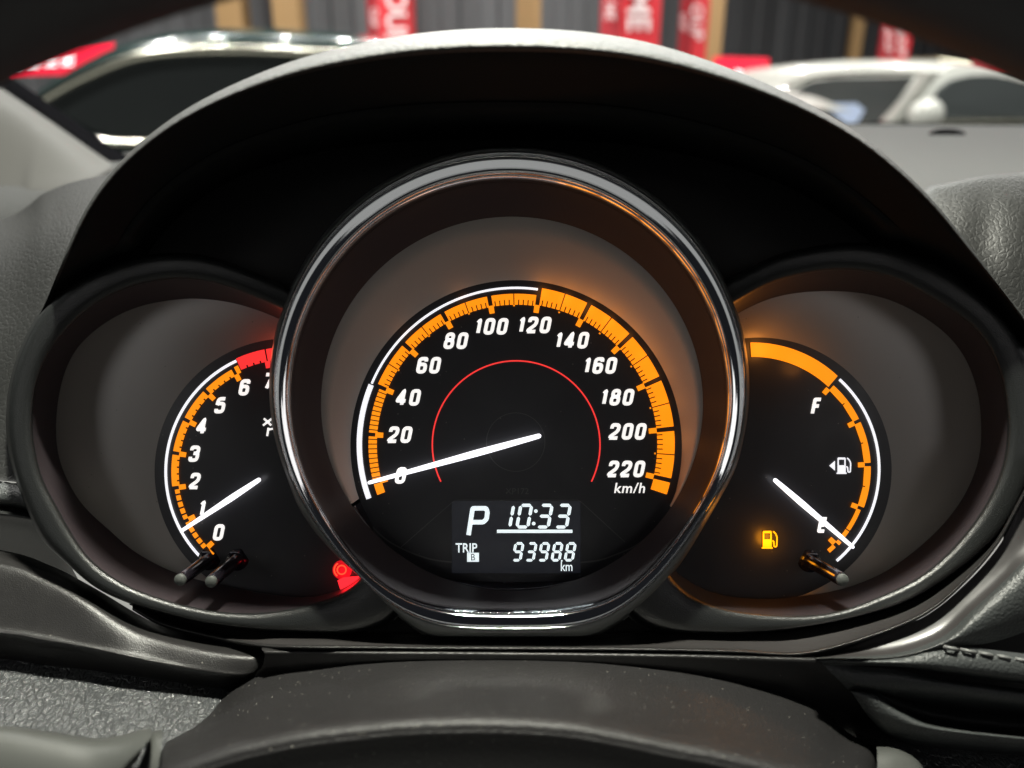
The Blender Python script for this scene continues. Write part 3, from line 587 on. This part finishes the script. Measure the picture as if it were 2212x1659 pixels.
# lower left panel
loft('lower_panel', [
    [(-300, 1150, 2), (0, 1188, 2), (110, 1222, 3), (200, 1268, 5), (290, 1322, 7), (350, 1352, 9), (450, 1380, 12), (540, 1394, 14), (577, 1398, 15)],
    [(-300, 1158, 9), (0, 1196, 10), (105, 1230, 11), (190, 1275, 14), (280, 1330, 16), (345, 1362, 18), (450, 1389, 20), (540, 1401, 21), (576, 1403, 20)],
    [(-300, 1172, 14), (0, 1212, 16), (95, 1244, 18), (185, 1290, 21), (270, 1342, 22), (340, 1374, 24), (450, 1400, 26), (540, 1411, 26), (578, 1411, 24)],
    [(-300, 1195, 18), (0, 1236, 20), (90, 1266, 22), (180, 1308, 25), (265, 1355, 26), (335, 1386, 27), (450, 1412, 29), (535, 1422, 29), (577, 1420, 26)],
    [(-300, 1320, 26), (0, 1350, 27), (90, 1366, 28), (180, 1384, 29), (265, 1404, 30), (335, 1420, 30), (440, 1440, 31), (530, 1450, 30), (574, 1436, 26)],
    [(-300, 1345, 28), (0, 1368, 29), (90, 1382, 30), (180, 1398, 30), (265, 1417, 31), (335, 1432, 31), (440, 1453, 31), (520, 1460, 30), (566, 1450, 25)],
    [(-300, 1365, 23), (0, 1388, 24), (90, 1400, 25), (180, 1416, 25), (265, 1434, 26), (335, 1449, 26), (430, 1468, 26), (505, 1472, 25), (560, 1458, 22)],
    [(-300, 1405, 18), (0, 1426, 19), (90, 1438, 20), (180, 1450, 20), (265, 1464, 20), (335, 1476, 20), (430, 1492, 20), (500, 1500, 20), (552, 1464, 18)]], M['trim'], dash, 120, 5, label='black panel with rounded shoulder, lower left')
loft('knee_pad', [[(-300, 1380, 16), (0, 1412, 17), (250, 1440, 18), (500, 1480, 19), (800, 1560, 20)], [(-300, 1430, 24), (0, 1450, 25), (250, 1480, 26), (500, 1510, 27), (800, 1600, 28)], [(-300, 1500, 35), (0, 1510, 36), (250, 1530, 37), (500, 1560, 38), (800, 1640, 38)], [(-300, 1640, 56), (0, 1640, 58), (250, 1650, 58), (500, 1660, 58), (800, 1700, 54)], [(-300, 1760, 72), (0, 1760, 74), (250, 1760, 74), (500, 1760, 74), (800, 1780, 70)]], M['leather'], dash, label='shiny wrinkled black leather, lower left')
# strips under the cluster
sA = [(280, 1303), (342, 1322), (427, 1345), (513, 1357), (564, 1362), (756, 1369), (930, 1377), (1106, 1379), (1290, 1377), (1456, 1367), (1627, 1369), (1729, 1359), (1866, 1332), (1969, 1298), (2071, 1233), (2142, 1174), (2190, 1112), (2235, 1000)]
sB = [(286, 1309), (350, 1344), (450, 1370), (560, 1390), (640, 1394), (800, 1395), (930, 1396), (1106, 1397), (1290, 1398), (1450, 1400), (1600, 1404), (1735, 1408), (1880, 1370), (2000, 1319), (2084, 1249), (2152, 1170), (2200, 1085), (2250, 990)]
off = lambda L, d: [(x + d*.25*max(0, (x-1700)/500), y+d) for x, y in L]
zz = lambda L, z: [(x, y, z) for x, y in L]
rz = lambda L, z: [(x, y, z - 18*max(0, min(1, (620-x)/200))*(z/34)) for x, y in L]
loft('cluster_trim', [rz(off(sA, -6), 12), rz(off(sA, -1), 15.5), rz(sA, 17), rz(off(sA, 4), 19), rz(lerp(sA, sB, .6), 26), rz(off(sB, -3), 32), rz(sB, 34)], M['trimg'], dash, 140, 4)
loft('trim_bead', [rz(off(sB, -1.5), 33.2), rz(sB, 35.4), rz(off(sB, 3), 36.6), rz(off(sB, 6.5), 36.2), rz(off(sB, 9), 33.8)], M['trim'], dash, 140, 4, label='raised bead along the trim')
loft('lower_trim', [[(566, 1399, 32), (800, 1402, 34), (1106, 1404, 34), (1450, 1407, 34), (1750, 1414, 34)], [(566, 1404, 34), (800, 1406, 36), (1106, 1408, 36), (1450, 1412, 36), (1765, 1420, 36)], [(572, 1412, 35), (800, 1415, 37), (1106, 1418, 37), (1450, 1422, 37), (1785, 1432, 37)], [(566, 1440, 32), (800, 1450, 33), (1106, 1455, 33), (1450, 1460, 33), (1830, 1478, 33)], [(545, 1470, 26), (800, 1500, 26), (1106, 1510, 26), (1450, 1510, 26), (1900, 1560, 22)], [(500, 1600, 14), (800, 1600, 14), (1106, 1600, 14), (1500, 1640, 14), (2000, 1680, 10)]], M['trim'], dash, 100, 5)
# right leather roll, stitches, slot and patch
q0 = [(1760, 1420), (1790, 1414), (1880, 1381), (2000, 1330), (2088, 1259), (2158, 1179), (2206, 1090), (2260, 1000)]
q1 = [(1762, 1422), (1800, 1420), (1934, 1416), (2037, 1382), (2105, 1324), (2174, 1263), (2220, 1222), (2330, 1130)]
q2 = [(1764, 1424), (1800, 1424), (1940, 1424), (2050, 1398), (2130, 1390), (2200, 1370), (2300, 1330), (2400, 1280)]
loft('side_trim', [zz(q0, 33), zz(lerp(q0, q1, .3), 34.5), zz(lerp(q0, q1, .7), 37), zz(q1, 41)], M['trimg'], dash, 100, 5, label='smooth grey band beside the bead')
loft('side_roll', [zz(lerp(q0, q1, .85), 38.6), zz(q1, 41.5), zz(lerp(q1, q2, .25), 43.6), zz(lerp(q1, q2, .6), 43.5), zz(q2, 41)], M['dleather'], dash, 100, 5, label='black leather roll, lower right')
loft('side_roll', [[(1768, 1420, 38), (1934, 1414, 41), (2040, 1394, 41), (2212, 1412, 41), (2450, 1440, 41)], [(1770, 1425, 41), (1934, 1424, 44), (2044, 1412, 44.5), (2212, 1426, 45), (2450, 1455, 45)], [(1775, 1431, 41), (1934, 1433, 45), (2050, 1440, 46), (2212, 1458, 46), (2450, 1480, 46)], [(1778, 1436, 39), (1934, 1438, 42), (2050, 1450, 43), (2212, 1470, 43), (2450, 1492, 43)], [(1780, 1438, 37), (1934, 1440, 37), (2050, 1456, 33), (2212, 1477, 32), (2450, 1500, 32)]], M['dleather'], dash, 100, 5, label='stitched leather roll above the slot')
loft('vent_surround', [
    [(1780, 1434, 37.5), (1850, 1439, 38), (1934, 1447, 39), (2050, 1468, 38), (2212, 1488, 38), (2450, 1515, 38)],
    [(1790, 1448, 38), (1860, 1456, 40), (1934, 1462, 41), (2050, 1478, 42), (2212, 1500, 42), (2450, 1526, 42)],
    [(1815, 1472, 38), (1868, 1480, 40), (1934, 1488, 40), (2050, 1502, 40), (2212, 1522, 40), (2450, 1545, 40)],
    [(1830, 1488, 36), (1872, 1488, 36), (1934, 1502, 34), (2050, 1518, 32), (2212, 1536, 30), (2450, 1560, 30)],
    [(1834, 1490, 35), (1880, 1492, 30), (1940, 1512, 16), (2050, 1535, 10), (2212, 1550, 10), (2450, 1570, 10)],
    [(1836, 1492, 35), (1884, 1496, 30), (1945, 1530, 16), (2040, 1562, 12), (2212, 1585, 12), (2450, 1600, 12)],
    [(1838, 1492, 37), (1886, 1498, 38), (1950, 1538, 39), (2022, 1568, 40), (2212, 1592, 40), (2450, 1612, 40)],
    [(1842, 1498, 38), (1880, 1515, 40), (1936, 1562, 41), (2015, 1582, 42), (2212, 1602, 42), (2450, 1624, 42)],
    [(1870, 1540, 36), (1910, 1575, 37), (1950, 1592, 36), (2015, 1602, 36), (2212, 1618, 36), (2450, 1640, 36)],
    [(1905, 1580, 26), (1940, 1600, 24), (1980, 1612, 22), (2030, 1618, 20), (2212, 1634, 20), (2450, 1655, 20)]], M['dleather'], dash, 120, 5, label='black slot surround, lower right')
loft('knee_pad', [[(1850, 1590, 18), (2000, 1600, 18), (2212, 1618, 18), (2450, 1640, 18)], [(1850, 1630, 28), (2000, 1640, 28), (2212, 1650, 28), (2450, 1670, 28)], [(1850, 1760, 46), (2000, 1760, 46), (2212, 1760, 46), (2450, 1760, 46)]], M['leather'], dash, 60, 5, label='shiny black leather, lower right')
for i in range(7):
    x = 2040 + i*38; y = 1397 + i*6.4
    tube('stitch', [P(x, y, 43), P(x+4, y+1, 45), P(x+24, y+5, 45.4), P(x+29, y+7, 43.4)], .0006, mat('thread', (.09, .092, .09), .5) if i == 0 else bpy.data.materials['thread'], dash, 8)
mesh('backing', [P(-400, 1340, 4), P(2600, 1340, 4), P(2600, 1900, 4), P(-400, 1900, 4)], [(0, 1, 2, 3)], M['dark'], dash)

# ------------------------------------------------------------------ steering column cover, stalks, wheel
colm = thing('steering_assembly', P(1106, 1650, 40), 'dusty dark grey steering cover under the dials, with its blurred black wheel rim above', 'steering')
hT = [(338, 1700), (342, 1639), (359, 1577), (376, 1567), (427, 1547), (478, 1512), (513, 1485), (581, 1454), (684, 1434), (804, 1417), (941, 1410), (1106, 1409), (1215, 1411), (1317, 1417), (1458, 1434), (1559, 1454), (1661, 1485), (1729, 1512), (1781, 1540), (1832, 1584), (1876, 1608), (1890, 1625), (1898, 1700)]
hE = [(300, 1760), (322, 1700), (345, 1668), (376, 1652), (440, 1628), (513, 1604), (581, 1588), (649, 1574), (756, 1560), (850, 1550), (941, 1545), (1078, 1544), (1215, 1552), (1317, 1568), (1458, 1597), (1530, 1610), (1593, 1624), (1661, 1640), (1729, 1658), (1781, 1676), (1832, 1700), (1870, 1730), (1900, 1770)]
loft('upper_shell', [zz(off(hT, 6), 20), zz(hT, 26), zz(off(hT, 3), 30), zz(lerp(hT, hE, .33), 48), zz(lerp(hT, hE, .66), 66), zz(lerp(hT, hE, .9), 82), zz(off(hE, -3), 86.2), zz(off(hE, 6), 88.4), zz(off(hE, 18), 90), zz(off(hE, 32), 90.6), zz(off(hE, 52), 90.4), zz(off(hE, 130), 85), zz(off(hE, 320), 60)], M['shroud'], colm, 140, 6)
stalk = thing('indicator_stalk', P(100, 1640, 60), 'blurred grey plastic control stalk at the lower left corner', 'control stalk', 'control stalks beside the column cover')
def stalkpart(name, top_, bot, z, root, m='stalk'):
    loft(name, [zz(top_, z-22), zz(off(top_, 4), z-10), zz(off(top_, 22), z), zz(lerp(top_, bot, .6), z+6), zz(bot, z+2)], M[m], root, 50, 5)
stalkpart('lever', [(-200, 1560), (0, 1567), (120, 1582), (200, 1594), (260, 1588), (310, 1574), (326, 1572)], [(-200, 1800), (0, 1800), (100, 1800), (180, 1800), (215, 1780), (250, 1700), (300, 1640)], 84, stalk)
stalkpart('collar', [(312, 1600), (325, 1584), (336, 1578), (350, 1576)], [(262, 1760), (280, 1760), (300, 1760), (330, 1760)], 78, stalk)
stalk2 = thing('wiper_stalk', P(1990, 1640, 40), 'grey plastic control stalk end at the lower right of the column cover', 'control stalk', 'control stalks beside the column cover')
stalkpart('lever', [(1893, 1612), (1930, 1614), (1965, 1628), (1990, 1650), (2010, 1690)], [(1895, 1800), (1930, 1800), (1965, 1800), (1990, 1800), (2010, 1800)], 52, stalk2)
wheel = bpy.data.objects.new('steering_wheel', None); COL.objects.link(wheel); wheel.parent = colm; wheel.location = P(1090, -315, 155) - colm.location
wheel['label'] = 'out-of-focus black wheel rim across the top corners'
rim = []
for i in range(61):
    x = 1090 + (i-30)*80
    e = (x-1090)/1080
    y = -103 + 190.5*((x-1110)/1000)**2
    rim.append(P(x, y - 214, 155))
tube('rim', rim, .0158, M['wheel'], wheel, 24)

# ------------------------------------------------------------------ windscreen pillar
pil = thing('windscreen_pillar', W(-60, 420, .8), 'pale grey windscreen pillar trim with black seal at the left', 'pillar trim')
loft('seal', [[(-400, -110, -470), (0, 150, -450), (110, 226, -440), (219, 302, -430), (300, 352, -428)], [(-400, -90, -440), (0, 164, -425), (110, 240, -415), (219, 320, -405), (300, 360, -400)], [(-400, -70, -430), (0, 192, -415), (110, 266, -405), (222, 342, -395), (300, 372, -390)]], M['black'], pil, 40, 4)
loft('trim_cover', [[(-400, -80, -440), (0, 184, -425), (110, 259, -415), (226, 338, -405), (250, 350, -400)], [(-400, -60, -415), (0, 200, -400), (110, 272, -390), (222, 350, -380), (246, 358, -378)], [(-400, 40, -380), (0, 240, -365), (100, 300, -358), (205, 366, -350), (235, 368, -350)], [(-400, 300, -330), (0, 400, -320), (70, 390, -322), (195, 384, -330), (215, 380, -335)], [(-400, 560, -300), (0, 486, -300), (60, 440, -306), (188, 390, -322), (205, 384, -330)]], M['pillar'], pil, 50, 5)

# ------------------------------------------------------------------ the hall beyond the windscreen
fl = mesh('hall_floor', [Vector((-30, -2, 0)), Vector((30, -2, 0)), Vector((30, 30, 0)), Vector((-30, 30, 0))], [(0, 1, 2, 3)], M['floor']); fl['kind'] = 'structure'
def wy(x): return 8.0 + max(0, x+1.5)*.75       # the wall recedes to the right
wall = thing('hall_wall', Vector((0, 9, 0)), 'dark grey vertically ribbed wall behind the parked cars', 'wall')
xs = -9.0; k = 0
while xs < 14:
    w = .42
    y0, y1 = wy(xs), wy(xs+w); pv = []
    for a, d in ((0, 0), (.04, 0), (.12, -.06), (.55, -.06), (.63, 0), (1, 0)):
        X = xs+a*w; Y = y0+(y1-y0)*a+d+.5; pv += [Vector((X, Y, 0)), Vector((X, Y, 6))]
    mesh('cladding_panel', pv, [(2*i, 2*i+2, 2*i+3, 2*i+1) for i in range(5)], M['wallp'], wall)
    xs += w
for h in (1.62,):
    v = [Vector((-9, wy(-9)+.43, h)), Vector((-1.5, wy(-1.5)+.43, h)), Vector((14, wy(14)+.43, h)), Vector((-9, wy(-9)+.43, h+.02)), Vector((-1.5, wy(-1.5)+.43, h+.02)), Vector((14, wy(14)+.43, h+.02))]
    mesh('rail', v, [(0, 1, 4, 3), (1, 2, 5, 4)], M['tyre'], wall)
def post(x0, x1, Y, label):
    a, b_ = W(x0, 60, Y), W(x1, 60, Y)
    o = box('timber_post', (a.x, Y, 0), (b_.x, Y+(b_.x-a.x), 5), M['post']); top(o, label, 'post', 'timber posts along the hall wall')
post(470, 526, 7.3, 'leftmost tan timber post above the dark green car')
post(592, 649, 7.3, 'second tan timber post from the left above the dark green car')
post(1115, 1168, 7.8, 'tan timber post behind the middle of the hood')
post(1524, 1562, 9.6, 'narrow tan timber post just right of a red banner')
post(1844, 1868, 11.2, 'thinnest tan timber post, above the white car')
def banner(x0, xm, x1, y1, Y, word, hh, cy, label, side=None, tw=None):
    root = thing('banner', W((x0+x1)/2, y1, Y), label, 'banner', 'red vertical banners in the hall')
    t, bt = W(xm, y1, Y), W(x1, y1, Y); l = W(x0, y1, Y)
    z0 = t.z; z1 = z0+3.2
    mesh('front_sheet', [Vector((t.x, Y, z0)), Vector((bt.x, Y+.02, z0)), Vector((bt.x, Y+.02, z1)), Vector((t.x, Y, z1)), Vector((t.x, Y+.35, z0)), Vector((t.x, Y+.35, z1)), Vector((bt.x, Y+.35, z0)), Vector((bt.x, Y+.35, z1))], [(0, 1, 2, 3), (0, 4, 5, 3), (1, 6, 7, 2), (0, 1, 6, 4)], M['banner'], root)
    mesh('side_sheet', [Vector((l.x, Y+.12, z0)), Vector((t.x-.01, Y+.02, z0)), Vector((t.x-.01, Y+.02, z1)), Vector((l.x, Y+.12, z1)), Vector((l.x, Y+.16, z0)), Vector((l.x, Y+.16, z1))], [(0, 1, 2, 3), (0, 4, 5, 3)], M['bannerd'], root)
    if word:
        g = lambda px, py, z: W(px, py, Y-.012)
        text('lettering', word, (xm+x1)/2+1, cy, tw, M['letter'], root, f=g, rot=1, bold=.02, sx=hh)
    if side:
        g = lambda px, py, z: W(px, py, Y+.0)
        text('lettering', side, (x0+xm)/2, cy, (xm-x0)*.55, M['letter'], root, f=g, rot=1, bold=.01, sx=hh)
banner(795, 822, 889, 150, 6.2, 'OUP', 1.0, 38, 'red banner reading OUP above the left shoulder of the hood', 'OUP', 46)
banner(1298, 1337, 1421, 150, 6.0, 'ME', 1.0, 25, 'widest red banner, reading ME, above the right of the hood', 'ME', 50)
banner(1466, 1488, 1522, 170, 7.6, 'OUP', 1.1, 48, 'red banner against the narrow timber post at the right', 'OUP', 26)
banner(1907, 1933, 1962, 137, 8.4, 'GROUP', .9, 84, 'red banner standing over the white car roof', 'GROUP', 18)
banner(2116, 2148, 2192, 147, 8.2, None, 1, 80, 'lowest red banner at the right edge under the wheel rim')
# lit signs
sg = thing('lit_sign', W(80, 135, 5), 'glowing red sign with four white characters at the far left', 'sign')
f5 = lambda x, y, z: W(x, y, 5.2 - z/1000)
prism('panel', [(-90, 96), (245, 88), (250, 158), (-90, 166)], -120, 0, M['sign'], sg, f=f5)
for i, (x, y) in enumerate([(-8, 137), (32, 134), (72, 132), (110, 130), (146, 128)]):
    if i == 0: continue
    x -= 1
    st = [[(x-13, y-12), (x+13, y-12), (x+13, y-7), (x-13, y-7)], [(x-13, y+8), (x+13, y+8), (x+13, y+13), (x-13, y+13)], [(x-3, y-7), (x+3, y-7), (x+3, y+8), (x-3, y+8)], [(x-14, y-2), (x-5, y-2), (x-5, y+3), (x-14, y+3)], [(x+5, y-2), (x+14, y-2), (x+14, y+3), (x+5, y+3)]]
    multiprism('character', st, 1, 8, M['signw'], sg, f=f5)
sg2 = thing('lit_sign', W(1610, 150, 7), 'small glowing red sign with a white corner beside the hood at the right', 'sign')
f7 = lambda x, y, z: W(x, y, 7.2 - z/1000)
prism('panel', fillet([(1540, 122), (1662, 126), (1656, 215), (1540, 215)], 6, True), -100, 0, M['sign'], sg2, f=f7)
prism('light_strip', [(1590, 150), (1612, 158), (1650, 166), (1648, 212), (1590, 212)], 2, 12, M['signw'], sg2, f=f7)
ct = thing('display_counter', W(1990, 140, 9.0), 'long beige counter with a lit end showing above the white car', 'counter')
f9 = lambda x, y, z: W(x, y, 9.2 - z/1000)
prism('top_board', [(1868, 128), (2020, 124), (2120, 124), (2120, 190), (1868, 190)], -500, 0, M['counter'], ct, f=f9)
prism('lamp_strip', [(2030, 126), (2118, 124), (2118, 144), (2030, 146)], 2, 30, mat('lit_pale_lamp', (.8, .8, .6), .5, emit=(1, .97, .72), estr=1.1), ct, f=f9)

# cars: traced side outline at its own distance, real width, wheels on the floor
def car(name, label, paint, roof, depthf, across, belt_z, x0, x1, wins, strips, wheels, label_extra=None):
    root = thing(name, W((x0+x1)/2, 300, depthf((x0+x1)/2)) * 1.0, label, 'car', 'cars parked in the hall')
    root.location.z = 0
    rr = spline(roof, 60); n = len(rr)
    near = [W(x, y, depthf(x)) for x, y in rr]
    ac = Vector(across)
    rows = []
    for t, dz, tuck in ((0, -.55, -.0), (0, 0, 0), (.02, .02, 0), (.08, .05, 0), (.3, .075, 0), (.5, .085, 0), (.7, .075, 0), (.92, .05, 0), (.98, .02, 0), (1, 0, 0), (1, -.55, 0)):
        row = []
        for p in near:
            q = p + ac*t; q = Vector((q.x, q.y, max(q.z+dz, belt_z-.1)))
            if dz == -.55: q.z = belt_z
            row.append(q)
        rows.append(row)
    grid('roof', rows, paint, root)
    # lower body: belt down to the sill with bulged flank
    a, b_ = W(x0, 300, depthf(x0)), W(x1, 300, depthf(x1)); rows = []
    for z, o in ((belt_z+.02, .02), (belt_z-.03, -.05), (.8, -.09), (.55, -.1), (.3, -.06), (.2, 0)):
        acn = ac.normalized()
        rows.append([Vector((p.x, p.y, z)) + acn*s for p, s in ((a, o+.3), (a, o), (a.lerp(b_, .5), o-.03), (b_, o), (b_, o+.3))])
    grid('body', rows, paint, root)
    back = [Vector((p.x, p.y, z)) for z in (belt_z, .2) for p in (a+ac, b_+ac)]
    mesh('far_side', [Vector(back[0]), Vector(back[1]), Vector(back[3]), Vector(back[2])], [(0, 1, 2, 3)], paint, root)
    mesh('bonnet', [Vector((p.x, p.y, belt_z-.02)) for p in (a, b_, b_+ac, a+ac)], [(0, 1, 2, 3)], paint, root)
    for poly, off_, nm in wins:
        v = [W(x, y, depthf(x)-off_) for x, y in poly]; w = [p+ac.normalized()*.03 for p in v]; m_ = len(v)
        mesh(nm, v+w, [tuple(range(m_))]+[(i, (i+1) % m_, m_+(i+1) % m_, m_+i) for i in range(m_)], M['glass'], root)
    for pts, r, off_ in strips:
        tube('trim_strip', [W(x, y, depthf(x)-off_) for x, y in spline(pts, 30)], r, M['carchrome'], root, 10)
    for x in wheels:
        p = W(x, 300, depthf(x)); c = Vector((p.x, p.y-.05, .32)); ax = ac.normalized()
        tube('wheel', [c, c+ax*.22], .32, M['tyre'], root, 28); tube('rim', [c-ax*.01, c+ax*.02], .22, M['alloy'], root, 20)
    return root
car('dark_green_car', 'dark green car with a bright trim strip over its side windows at the left', M['greencar'],
    [(-60, 300), (20, 250), (90, 198), (170, 148), (273, 106), (376, 88), (513, 82), (650, 86), (800, 100), (950, 130), (1100, 190), (1200, 260)], lambda x: 3.5, (0, 1.65, 0), .965, -260, 1300,
    [(spline([(100, 222), (171, 180), (273, 138), (376, 121), (513, 117), (620, 122), (622, 300), (420, 300), (230, 300), (160, 262)], 60, True, False), .012, 'side_window'), (spline([(632, 122), (760, 132), (900, 170), (1000, 230), (1000, 300), (632, 300)], 40, True, False), .012, 'side_window')],
    [([(60, 240), (85, 219), (171, 170), (273, 128), (376, 111), (513, 107), (650, 113), (800, 126), (900, 150)], .0195, .02), ([(190, 300), (260, 309), (340, 309), (600, 309), (1000, 309)], .016, .03)], (-100, 900))
wc = car('white_car', 'white car with dark windows and a rounded door mirror at the right', M['whitecar'],
    [(1980, 262), (1990, 240), (2000, 215), (2012, 190), (2025, 168), (2042, 152), (2075, 146), (2105, 147), (2160, 155), (2212, 170), (2280, 200), (2340, 250)], lambda x: 6.0 + (x-2000)*.0018, (-1.25, 1.15, 0), .985, 1930, 2450,
    [(spline([(2014, 262), (2020, 225), (2036, 190), (2060, 172), (2100, 163), (2140, 162), (2180, 168), (2240, 185), (2270, 256), (2140, 258)], 50, True, False), .05, 'side_window')],
    [([(2010, 262), (2100, 259), (2300, 257)], .014, .07)], (2010, 2400))
multiprism('paper_sheet', [[(1790, 240), (1800, 224), (1862, 223), (1868, 238), (1850, 266), (1830, 268)]], 45, 50, mat('pale_blue_paper', (.45, .55, .75), .5), wc, f=lambda x, y, z: W(x, y, 5.86 + (2000-x)*.0030 - z/1000))
# windscreen and pillar of the white car, traced in front of the cabin
f6 = lambda x, y, z: W(x, y, 5.86 + (2000-x)*.0030 - z/1000)
prism('windscreen', [(1712, 200), (1752, 176), (1800, 168), (1976, 165), (1952, 200), (1915, 262), (1800, 270), (1740, 240)], -30, 40, M['glass'], wc, f=f6)
loft('windscreen_pillar', [[(1990, 158, 60), (1962, 190, 60), (1928, 232, 60), (1900, 262, 60)], [(2008, 158, 110), (1985, 190, 110), (1950, 232, 110), (1925, 264, 110)], [(2032, 158, 60), (2003, 195, 60), (1974, 232, 60), (1950, 264, 60)]], M['whitecar'], wc, 20, 5, f=f6)
loft('roof_edge', [[(1690, 184, 20), (1729, 164, 20), (1781, 152, 20), (1900, 146, 30), (2040, 150, 60)], [(1694, 188, 60), (1733, 170, 60), (1785, 158, 60), (1900, 153, 70), (2040, 158, 90)], [(1700, 194, 20), (1740, 176, 20), (1795, 167, 20), (1900, 164, 30), (2030, 164, 60)]], M['whitecar'], wc, 30, 5, f=f6)
mc = W(2000, 246, 5.75); ms = 5.75/F/math.cos(PITCH)
mv = []; rows = []
for i in range(13):
    ph = math.pi*i/12
    rows.append([mc + Vector((math.cos(q)*math.sin(ph)*34*ms*(1 if math.sin(q) > 0 else 1), -math.cos(ph)*.09, math.sin(q)*math.sin(ph)*29*ms)) for q in [2*math.pi*j/24 for j in range(24)]])
grid('door_mirror', rows, M['whitecar'], wc, True)
